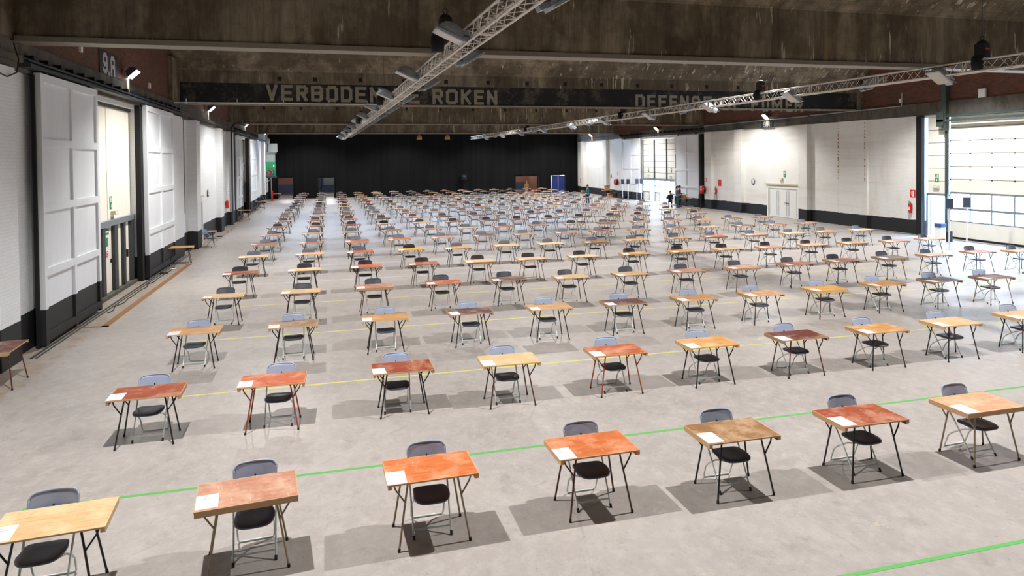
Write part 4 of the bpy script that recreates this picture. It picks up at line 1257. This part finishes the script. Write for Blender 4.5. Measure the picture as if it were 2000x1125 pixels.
# pipes
def pipe(pts, r, label, mt='pipe'):
    tag(MB().tube(pts, r, 8).build('pipe', M[mt]), label, 'pipe')
pipe([(XL + .35, 48.0, .02), (XL + .35, 48.0, 6.3), (XL + .5, 48.3, 6.6), (XL + .9, 49.6, 6.62)], .06, 'dark drainpipe rising up the left wall to the third beam', 'frame')
pipe([(XL + .34, 48.35, .02), (XL + .34, 48.35, 6.2)], .035, 'pale thin pipe beside the drainpipe on the left wall', 'galv')
pipe([(XL + .02 + .06, 34.2, 1.8), (XL + .08, 34.2, 6.1)], .02, 'thin grey conduit on the left wall above the extinguisher')
pipe([(XR - .2, 37.1 - .2, 6.66), (XR - .2, 29.8, 6.7), (XR - .2, 29.75, 7.4)], .035, 'grey conduit bending upward on the right brick wall', 'galv')
pipe([(XR - .22, 37.1, 6.64), (XR - .22, 49.5, 6.62)], .03, 'grey conduit along the lintel of the right wall', 'galv')
pipe([(XR - .06, 49.0, .3), (XR - .06, 49.0, 6.3)], .04, 'white pipe on the right wall beside the hose reel', 'white')
pipe([(XR - .06, 66.9, 1.9), (XR - .06, 66.9, 6.1)], .03, 'thin pipe above the far hose reel', 'white')
pipe([(XL + .04, 22.6, 6.8), (XL + .04, 22.6, 9.3)], .02, 'dark cable conduit left of the 9.A number', 'frame')
pipe([(XL + .25, 16.35, 6.62), (XL + .3, 16.45, 6.3), (XL + .28, 16.4, 6.02), (XL + .22, 16.1, 5.9), (XL + .2, 15.7, 5.95)], .015, 'black cable looping from the first beam at the near left wall', 'black')
# silver bar with hangers across the left bay
t = empty('lighting_bar', (0, 0, 0), 0, 'silver lighting bar hanging across the left aisle before the lettered beam', 'bar')
MB().tube([(-5.95, 30.0, 6.53), (2.1, 30.0, 6.53)], .03, 8).build('bar_tube', M['silver'], t)
for xx in (-5.5, -3.6, -1.8, 0, 1.6):
    MB().tube([(xx, 30.0, 6.55), (xx, 30.0, ZC)], .0035, 4).box((xx - .02, 29.97, 6.48), (xx + .02, 30.03, 6.68), 1).build('hanger', [M['frame'], M['silver']], t)

# high bay lamps between the beams
for yy in (8.7, 25.2, 41.7, 59.0, 73.8):
    for i, xx in enumerate((-2.0, 7.8, 17.6, 25.2)):
        t = empty('high_bay_lamp', (xx, yy, 8.9), 0, 'high bay lamp under the ceiling in the %s bay, %s from left wall' % (ORD[1 + [8.7, 25.2, 41.7, 59.0, 73.8].index(yy)], ORD[i + 1]), 'lamp', 'high bay lamps between the beams')
        MB().lathe([(.05, .3), (.12, .28), (.16, .2), (.26, .0), (.25, .0), (.14, .2), (.05, .26)], (0, 0, 0), 'z', 16).build('reflector', M['lampgrey'], t)
        MB().lathe([(0, .04), (.23, .04), (.23, .03), (0, .03)], (0, 0, 0), 'z', 16).build('lit_glass', M['lamplit'], t)
        MB().tube([(0, 0, .28), (0, 0, .56)], .02, 6).build('stem', M['frame'], t)
        add_spot('lamp_light', (0, 0, -.05), (0, 0, -1), BAY_W * (1 if yy < 30 else .8), 128, .5, (1, .98, .95), .07, t)

# ------------------------------------------------------------------ trusses with floodlights and hoists
def tx1(y): return 2.98 - .0203 * y
def tx2(y): return 17.35 - .028 * y
ZT, WT = 6.35, .29
def truss(fx, ya, yb, label):
    t = empty('lighting_truss', (fx(0), 0, ZT), 0, label, 'truss')
    def P(y, i, j): return (fx(y) - fx(0) + (i - .5) * WT, y, j * WT)
    for i in (0, 1):
        for j in (0, 1):
            MB().tube([P(ya, i, j), P(yb, i, j)], .025, 8).build('main_tube', M['alu'], t)
    mb = MB(); st = .29; n = int((yb - ya) / st)
    for k in range(n):
        y0, y1 = ya + k * st, ya + (k + 1) * st; far = y0 > 45
        sg = 4
        e = k % 2
        for i in (0, 1): mb.tube([P(y0, i, e), P(y1, i, 1 - e)], .0095, sg, 0, False)
        for j in (0, 1): mb.tube([P(y0, e, j), P(y1, 1 - e, j)], .0095, sg, 0, False)
    mb.build('lacing', M['alu'], t)
    y = ya
    while y < yb:
        mb = MB()
        for d_ in (-.05, .05):
            for a, b in (((0, 0), (1, 0)), ((1, 0), (1, 1)), ((1, 1), (0, 1)), ((0, 1), (0, 0))):
                mb.tube([P(y + d_, *a), P(y + d_, *b)], .016, 6)
        mb.build('coupler', M['alu'], t); y += 3.0
truss(tx1, -6, 74.5, 'long aluminium truss running down the hall, left one with paired floodlights')
truss(tx2, -6, 74.5, 'long aluminium truss running down the hall, right one')

def floodlight_proto():
    t = empty('floodlight', (0, 0, 0))
    # local: lamp looks down (-Z), arm toward +X (truss)
    dome = MB()
    n = 16; rings = []
    prof = [(1.0, 0), (.97, .05), (.85, .13), (.62, .2), (.34, .235), (.0, .245)]
    for s_, h in prof:
        rings.append([(.27 * s_ * math.copysign(abs(math.cos(a)) ** .6, math.cos(a)), .22 * s_ * math.copysign(abs(math.sin(a)) ** .6, math.sin(a)), h) for a in [2 * math.pi * k / n for k in range(n)]])
    vs = [v for r in rings for v in r]; fs = []
    for j in range(len(rings) - 1):
        for i in range(n):
            a = j * n + i; b = j * n + (i + 1) % n; fs.append((a, b, b + n, a + n))
    dome.add(vs, fs, 0, True)
    dome.build('reflector_dome', M['lampgrey'], t)
    MB().prism(rrect(.58, .48, .04, 2), 'z', -.045, 0).build('front_frame', M['lampgrey'], t)
    MB().box((-.25, -.2, -.05), (.25, .2, -.044)).build('glass', M['glassface'], t)
    MB().prism([(.1, .1), (.2, .19), (.42, .2), (.44, .02), (.3, .0)], 'y', -.1, .1).build('gear_box', M['lampgrey'], t)
    MB().tube([(.25, -.14, .08), (.5, -.14, .14), (.55, 0, .16), (.5, .14, .14), (.25, .14, .08)], .014, 6).build('yoke', M['frame'], t)
    return t
fp = floodlight_proto(); reg(fp); fused = [False]
def floodlight(fx, y, side, label, group, dx=.5, tilt=24, dz=.13):
    """side -1: hangs on the left of the truss, +1: on the right."""
    if not fused[0]: t = fp; fused[0] = True
    else: t = copy_tree(fp)
    x = fx(y) + side * dx
    t.location = (x, y, ZT + dz)
    if side < 0: t.rotation_euler = (0, math.radians(tilt), 0)
    else: t.rotation_euler = (0, math.radians(tilt), math.pi)
    tag(t, label, 'lamp', group)
gA = 'floodlights clamped along the left truss'; gB = 'floodlights clamped along the right truss'
ysL = [1.3, 7.1, 12.9, 19.2, 25.4, 31.6, 37.6, 43.6, 49.5, 55.5, 61.5, 67.5, 73.3]
ysR = [4.2, 10.0, 16.3, 22.3, 28.0, 33.4, 39.3, 45.2, 51.0, 57.0, 63.0, 69.0]
for i, y in enumerate(ysL): floodlight(tx1, y, -1, 'grey floodlight on the left truss, %s on its left side from the camera' % ORD[i + 1], gA)
for i, y in enumerate(ysR): floodlight(tx1, y, 1, 'grey floodlight on the left truss, %s on its right side from the camera' % ORD[i + 1], gA, .72, 30, .2)
ys2 = [4.3, 10.3, 15.8, 22.1, 27.6, 33.3, 39.0, 44.6, 50.5, 56.5, 62.5, 68.5]
for i, y in enumerate(ys2): floodlight(tx2, y, -1, 'grey floodlight on the right truss, %s on its near side from the camera' % ORD[i + 1], gB, .12, 34, -.02)
ys3 = [7.3, 18.9, 30.4, 42.0, 53.5, 65.5]
for i, y in enumerate(ys3): floodlight(tx2, y, 1, 'grey floodlight on the right truss, %s on its far side from the camera' % ORD[i + 1], gB, .5, 40)

def hoist(fx, y, dx, label):
    t = empty('chain_hoist', (fx(y) + dx, y, ZT), 0, label, 'hoist', 'black chain hoists over the trusses')
    MB().prism(rrect(.26, .3, .05), 'z', .34, .72).ell((0, 0, .72), (.13, .15, .1)).build('motor_body', M['black'], t)
    MB().tube([(0, 0, .8), (-.06, 0, .87), (0, 0, .95), (.06, 0, .87), (0, 0, .8)], .014, 6).build('hook', M['black'], t)
    MB().tube([(0, 0, .93), (0, 0, ZC - ZT)], .009, 5).build('chain', M['frame'], t)
    MB().lathe([(.04, -.08), (.13, -.07), (.15, .1), (.14, .24), (.1, .3)], (-.17, .0, .1), 'z', 12).build('chain_bag', M['blackbag'], t)
    MB().box((-.06, -.152, .55), (.06, -.156, .6)).build('red_sticker', M['redsign'], t)
    MB().tube([(0, 0, .34), (0, 0, .2)], .02, 6).build('lower_hook', M['frame'], t)
hoist(tx1, 14.3, -.3, 'black chain hoist with bag above the left truss, nearest to the camera')
hoist(tx1, 28.5, -.2, 'black chain hoist with bag on the left truss before the lettered beam')
hoist(tx1, 43.0, -.2, 'black chain hoist on the left truss before the third beam')
hoist(tx1, 57.5, -.2, 'black chain hoist at the far part of the left truss')
hoist(tx2, 14.6, .0, 'black chain hoist on the right truss, cut by the right picture edge')
hoist(tx2, 24.0, .0, 'black chain hoist on the right truss beside the word fumer')
hoist(tx2, 36.5, .0, 'black chain hoist on the right truss below the word defense')
hoist(tx2, 54.5, .0, 'black chain hoist at the far part of the right truss')
# black power cable along each truss
tag(MB().tube([(tx1(y) - .1 + .05 * math.sin(y * 1.3), y, ZT + WT - .045) for y in [k * .8 for k in range(-4, 92)]], .016, 5).build('power_cable', M['black']), 'black power cable lying along the top of the left truss', 'cable')
tag(MB().tube([(tx2(y) - .08 + .05 * math.sin(y * 1.1), y, ZT + WT - .045) for y in [k * .8 for k in range(-4, 92)]], .016, 5).build('power_cable', M['black']), 'black power cable lying along the top of the right truss', 'cable')
# two amber lamps under the last beam
for (xx, lb) in ((8.6, 'amber pendant lamp under the last beam, left one'), (11.4, 'amber pendant lamp under the last beam, right one')):
    t = empty('pendant_lamp', (xx, 67.85, 6.15), 0, lb, 'lamp')
    MB().lathe([(.02, .5), (.22, .3), (.26, 0), (.24, 0), (.2, .28), (.02, .46)], (0, 0, 0), 'z', 14).build('shade', M['yellow'], t)
    MB().tube([(0, 0, .5), (0, 0, .56)], .02, 6).build('stem', M['frame'], t)

# ------------------------------------------------------------------ air heater at the far left
t = empty('air_heater', (-5.95, 76.3, 0), 0, 'green air heater on a raised platform in the far left corner', 'heater')
MB().box((-.45, -.5, 2.6), (.45, .5, 4.1)).build('green_casing', M['green'], t)
MB().box((-.42, -.45, 4.1), (.42, .45, 4.95)).build('grey_casing', M['galv'], t)
MB().box((-.45, -.5, 4.95), (.55, .5, 5.15)).build('collar', M['galv'], t)
MB().box((-.2, -.6, 5.15), (.65, .5, 6.0)).build('duct', M['galv'], t)
MB().box((-.5, -.3, 6.0), (-.1, .3, 6.5)).build('flue', M['galv'], t)
MB().box((-.22, -.52, 2.75), (.33, -.5, 3.25)).build('fan_opening', M['frame'], t)
MB().lathe([(.16, 0), (.2, 0), (.2, -.02), (.16, -.02), (.16, 0)], (.05, -.52, 3.0), 'y', 18).build('fan_ring', M['galv'], t)
MB().box((-.14, -.53, 3.4), (.08, -.5, 3.62)).build('red_switch', M['redsign'], t)
MB().box((.26, -.52, 3.6), (.38, -.5, 3.8)).build('white_notice', M['white'], t)
MB().box((-.55, -.65, 2.45), (.55, .6, 2.6)).build('platform', M['frame'], t)
MB().tube([(.05, -.6, 0), (.05, -.6, 2.45)], .04, 8).build('leg', M['galv'], t)
MB().bar((-.55, -.6, 1.7), (.1, -.6, 2.45), .06, .06).build('brace', M['galv'], t)
tag(MB().box((-.04, -.03, 0), (.04, .03, 1.1)).build('marker_post', M['redsign'], None, (-5.78, 75.6, .0)), 'red marker post standing under the green air heater', 'post')
extinguisher(-6.3, 75.6, 2.87, -1, 'red fire extinguisher hanging on the green air heater')

# ------------------------------------------------------------------ poles with panels, bin, boxes
def panel_stand(x, y, h, rz, label, group='white poles with grey panels'):
    t = empty('sign_stand', (x, y, 0), rz, label, 'stand', group)
    MB().tube([(0, 0, 0), (0, 0, h)], .03, 10).build('pole', M['white'], t)
    MB().lathe([(0, 0), (.16, 0), (.16, .02), (.04, .03), (0, .03)], (0, 0, 0), 'z', 16).build('base', M['white'], t)
    MB().box((-.13, -.04, h - .42), (.13, -.02, h)).build('panel', M['panelgrey'], t)
    MB().box((-.15, -.02, h - .44), (.15, .03, h + .02)).build('panel_case', M['framelt'], t)
M['bluelid'] = plain('blue_lid', (52, 86, 140), .5)
M['panelgrey'] = plain('dark_grey_panel', (84, 90, 108), .5, var=.05)
panel_stand(25.95, 23.9, 2.2, -.55, 'white pole with grey panel near the roller door, left of two')
panel_stand(27.25, 24.2, 2.2, -.55, 'white pole with grey panel near the roller door, right of two')
panel_stand(26.1, 58.6, 2.15, -.3, 'white pole with grey panel at the far entrance, first from left')
panel_stand(26.6, 58.5, 2.15, -.3, 'white pole with grey panel at the far entrance, second from left')
panel_stand(28.2, 60.0, 2.1, -.3, 'white pole with grey panel at the far entrance, third from left')
panel_stand(28.65, 60.0, 2.1, -.3, 'white pole with grey panel at the far entrance, fourth from left')
t = empty('waste_bin', (27.6, 25.9, 0), 0, 'white waste bin with blue lid beside the open exit door', 'bin')
MB().prism(rrect(.34, .34, .05), 'z', 0, .72).build('bin_body', M['white'], t)
MB().prism(rrect(.38, .38, .06), 'z', .72, .9).build('lid', M['bluelid'] if 'bluelid' in M else M['tealtr'], t)
tag(MB().prism(rrect(.22, .3, .05), 'z', 0, .5).build('canister', M['darkpaint'], None, (28.3, 26.1, 0)), 'small dark canister on the floor beside the waste bin', 'canister')
def carton(x, y, z, w, d_, h, label, rz=0):
    o = MB().box((-w / 2, -d_ / 2, 0), (w / 2, d_ / 2, h)).build('carton', M['card'], None, (x, y, z)); o.rotation_euler = (0, 0, rz)
    MB().bar((-w / 2, -d_ / 2 - .001, h), (-w / 2, -d_ / 2 - .12, h + .1), .02, .006).build('tape', M['beige'], o) if False else None
    for s in (-1, 1):
        MB().add([(-w / 2, s * d_ / 2, h), (w / 2, s * d_ / 2, h), (w / 2, s * (d_ / 2 + .14), h + .08), (-w / 2, s * (d_ / 2 + .14), h + .08),
                  (-w / 2, s * d_ / 2, h - .006), (w / 2, s * d_ / 2, h - .006), (w / 2, s * (d_ / 2 + .14), h + .074), (-w / 2, s * (d_ / 2 + .14), h + .074)],
                 [(0, 1, 2, 3), (7, 6, 5, 4), (0, 4, 5, 1), (2, 6, 7, 3), (1, 5, 6, 2), (0, 3, 7, 4)]).build('flap', M['card'], o)
    tag(o, label, 'box'); return o
carton(28.5, 68.0, .7205, .45, .4, .42, 'open brown carton on a desk before the far right hose reel')
side_desk(28.45, 68.0, 0, 'P', 'k', 'desk carrying a brown carton before the far right hose reel')
carton(28.5, 67.2, 0, .55, .4, .35, 'brown carton on the floor in front of the far right desk')
for i, (xx, yy) in enumerate(((28.75, 66.3), (28.8, 65.2), (28.75, 64.2))):
    tt = empty('equipment_case', (xx, yy, 0), 0, 'black equipment case on the floor at the far right wall, %s from left' % ORD[i + 1], 'case')
    MB().prism(rrect(.4, .8, .04), 'z', 0, .55 - .1 * i).build('case_body', M['black'], tt)
    MB().box((-.21, -.15, .3 - .05 * i), (-.2, .15, .36 - .05 * i)).build('handle', M['frame'], tt)
tag(MB().lathe([(0, 0), (.16, 0), (.15, .03), (.05, .08), (.02, .4), (0, .4)], (0, 0, 0), 'z', 14).build('traffic_cone', M['redsign'], None, (28.3, 59.2, 0)), 'small red cone on the floor at the far entrance', 'cone')
# tall black loudspeaker against the drape
tt = empty('loudspeaker', (15.1, 78.7, 0), 0, 'black round-grilled loudspeaker standing high before the black drape', 'speaker')
MB().tube([(0, 0, 0), (0, 0, 1.8)], .03, 8).build('pole', M['black'], tt)
MB().box((-.3, -.25, 1.8), (.3, .25, 2.4)).build('cabinet', M['black'], tt)
MB().lathe([(0, 0), (.2, 0), (.22, -.02), (0, -.02)], (0, -.25, 2.1), 'y', 16).build('grille', M['darkpaint'], tt)

# ------------------------------------------------------------------ people
def skin_mesh(name, joints, edges, root, mat, parent, subd=1):
    me = bpy.data.meshes.new(name)
    keys = list(joints)
    me.from_pydata([joints[k][0] for k in keys], [(keys.index(a), keys.index(b)) for a, b in edges], [])
    me.materials.append(mat)
    o = bpy.data.objects.new(name, me); COL.objects.link(o)
    if parent is not None: o.parent = parent
    md = o.modifiers.new('skin', 'SKIN'); md.use_smooth_shade = True
    sv = me.skin_vertices[0].data if me.skin_vertices else None
    if sv is None:
        bm = bmesh.new(); bm.from_mesh(me); bm.verts.layers.skin.verify(); bm.to_mesh(me); bm.free()
        sv = me.skin_vertices[0].data
    for i, k in enumerate(keys):
        r = joints[k][1]
        sv[i].radius = r if isinstance(r, tuple) else (r, r)
        sv[i].use_root = (k == root)
    s = o.modifiers.new('subd', 'SUBSURF'); s.levels = subd; s.render_levels = subd
    return o

def person(label, loc, rz, pose, top, bottom, hair, female=False, shoe='shoe', skin='skin'):
    t = empty('person', loc, rz, label, 'person')
    J = {}; E = []
    sit = pose == 'sit'
    oz = -.42 if sit else 0
    J['pelvis'] = ((0, 0, .93 + oz), (.14, .1)); J['waist'] = ((0, -.01, 1.08 + oz), (.125, .09)); J['chest'] = ((0, -.01 if not sit else -.06, 1.30 + oz), (.15, .105))
    J['neckb'] = ((0, .0 if not sit else -.07, 1.44 + oz), .065); J['neck'] = ((0, -.005 if not sit else -.09, 1.50 + oz), .05)
    hy = -.02 if not sit else -.13
    J['jaw'] = ((0, hy, 1.57 + oz), (.07, .075)); J['head'] = ((0, hy + .005, 1.65 + oz), (.08, .095)); J['crown'] = ((0, hy + .01, 1.72 + oz), (.06, .07))
    E += [('pelvis', 'waist'), ('waist', 'chest'), ('chest', 'neckb'), ('neckb', 'neck'), ('neck', 'jaw'), ('jaw', 'head'), ('head', 'crown')]
    for s, n in ((-1, 'l'), (1, 'r')):
        sy = J['chest'][0][1]
        J['sh' + n] = ((s * .18, sy, 1.39 + oz), .055)
        if pose in ('hold',):
            J['el' + n] = ((s * .22, .02, 1.12), .042); J['wr' + n] = ((s * .15, -.24, 1.08), .03); hd = Vector((0, -1, 0)); hp = Vector((s * .13, -.3, 1.08))
        elif sit:
            J['el' + n] = ((s * .22, -.12, 1.14 + oz), .042); J['wr' + n] = ((s * .14, -.34, 1.06 + oz), .03); hd = Vector((0, -1, -.1)); hp = Vector((s * .13, -.4, 1.05 + oz))
        else:
            J['el' + n] = ((s * .23, .03, 1.12), .042); J['wr' + n] = ((s * .24, -.06, .88), .03); hd = Vector((0, -.15, -1)); hp = Vector((s * .24, -.07, .82))
        J['pa' + n] = (tuple(hp), (.032, .02))
        E += [('chest', 'sh' + n), ('sh' + n, 'el' + n), ('el' + n, 'wr' + n), ('wr' + n, 'pa' + n)]
        side = Vector((1, 0, 0))
        for k, (o_, L) in enumerate(((-.026, .06), (-.009, .07), (.009, .066), (.026, .05))):
            a = hp + hd * .035 + side * o_; b = a + hd * L * .6 + Vector((0, -.004, -.006)); c = b + hd * L * .35 + Vector((0, 0, -.012))
            J['f%d%s' % (k, n)] = (tuple(a), .009); J['g%d%s' % (k, n)] = (tuple(b), .008); J['h%d%s' % (k, n)] = (tuple(c), .007)
            E += [('pa' + n, 'f%d%s' % (k, n)), ('f%d%s' % (k, n), 'g%d%s' % (k, n)), ('g%d%s' % (k, n), 'h%d%s' % (k, n))]
        th = hp + side * (-s * .035) + hd * .0; J['t' + n] = (tuple(th), .011); J['u' + n] = (tuple(th + hd * .04 + side * (-s * .012)), .009)
        E += [('pa' + n, 't' + n), ('t' + n, 'u' + n)]
        if sit:
            J['hip' + n] = ((s * .09, -.02, .49), .085); J['kn' + n] = ((s * .11, -.42, .50), .058); J['an' + n] = ((s * .11, -.40, .09), .038); J['toe' + n] = ((s * .11, -.54, .035), .032)
        else:
            st = .05 * s if pose == 'hold' else 0
            J['hip' + n] = ((s * .09, 0, .86), .088); J['kn' + n] = ((s * .1, -.02 + st, .48), .056); J['an' + n] = ((s * .1, .02 + st, .09), .038); J['toe' + n] = ((s * .105, -.12 + st, .032), .032)
        E += [('pelvis', 'hip' + n), ('hip' + n, 'kn' + n), ('kn' + n, 'an' + n), ('an' + n, 'toe' + n)]
    body = skin_mesh('body', J, E, 'pelvis', M[skin], t)
    def sub(keys, grow): return {k: (J[k][0], tuple(v + grow for v in J[k][1]) if isinstance(J[k][1], tuple) else J[k][1] + grow) for k in keys}
    tk = ['pelvis', 'waist', 'chest', 'neckb', 'shl', 'shr', 'ell', 'elr', 'wrl', 'wrr']
    skin_mesh('jacket', sub(tk, .022), [e for e in E if e[0] in tk and e[1] in tk], 'pelvis', M[top], t)
    bk = ['pelvis', 'hipl', 'hipr', 'knl', 'knr', 'anl', 'anr']
    skin_mesh('trousers', sub(bk, .014), [e for e in E if e[0] in bk and e[1] in bk], 'pelvis', M[bottom], t)
    hz = 1.665 + oz
    hb = MB().ell((0, hy + .02, hz + .02), (.098, .115, .115), 0, 14, 8, -10, 90)
    if female: hb.ell((0, hy + .075, hz - .08), (.095, .06, .17), 0, 12, 8)
    else: hb.ell((0, hy + .05, hz - .01), (.09, .08, .1), 0, 12, 8)
    hb.build('hair', M[hair], t)
    fc = MB()
    fc.ell((-.032, hy - .088, 1.645 + oz), (.012, .01, .009), 0, 8, 6).ell((.032, hy - .088, 1.645 + oz), (.012, .01, .009), 0, 8, 6)
    fc.build('eyes', M['black'], t)
    MB().ell((0, hy - .1, 1.62 + oz), (.013, .02, .022), 0, 8, 6).ell((-.09, hy, 1.63 + oz), (.012, .02, .03), 0, 8, 6).ell((.09, hy, 1.63 + oz), (.012, .02, .03), 0, 8, 6).build('nose_and_ears', M[skin], t)
    MB().ell((0, hy - .082, 1.585 + oz), (.025, .01, .006), 0, 8, 6).build('mouth', M['rust'], t)
    for n in 'lr':
        a = J['an' + n][0]; b = J['toe' + n][0]
        MB().ell(((a[0] + b[0]) / 2, (a[1] + b[1]) / 2 - .01, .05), (.05, .13, .05), 0, 12, 8).build('shoe', M[shoe], t)
    return t
person('person in teal jacket and blue jeans carrying a carton between the far desks', (22.15, 57.3, 0), -math.pi / 2, 'hold', 'teal', 'jeans', 'hairdk')
carton(21.72, 57.3, .98, .3, .28, .2, 'small open carton held by the person in teal', 0)
person('person with long fair hair and tan coat among the last desk rows', (20.35, 70.6, 0), .3, 'hold', 'tan', 'pinkcloth', 'hairlt', True)
person('person in blue jacket standing at the desk near the far entrance', (28.15, 51.7, 0), .9, 'hold', 'bluecloth', 'navy', 'hairdk', shoe='black')
person('person in grey jacket and petrol trousers bending over the desk near the far entrance', (27.5, 50.9, 0), .9, 'hold', 'greycloth', 'tealtr', 'hairdk', shoe='black')
person('person in dark shirt sitting before the far entrance beside the standing pair', (27.4, 51.9, 0), -.5, 'sit', 'navy', 'black', 'hairdk', shoe='black')
c_ = make_chair(M['bluecl'] if 'bluecl' in M else M['tealtr'], M['tealtr'], 2); c_.location = (27.35, 52.05, 0); c_.rotation_euler = (0, 0, -.5)
tag(c_, 'petrol blue folding chair under the seated person by the far entrance', 'chair')
side_desk(28.6, 51.5, .4, 'W', 'k', 'brown desk piled with cartons by the far entrance panel')
carton(28.45, 51.6, .7205, .36, .3, .24, 'tan carton on the brown desk by the far entrance panel', .4)
tag(MB().prism(rrect(.22, .3, .01), 'z', 0, .12).build('paper_stack', M['white'], None, (28.85, 51.3, .7205)), 'white stack of papers beside the carton by the far entrance panel', 'paper')
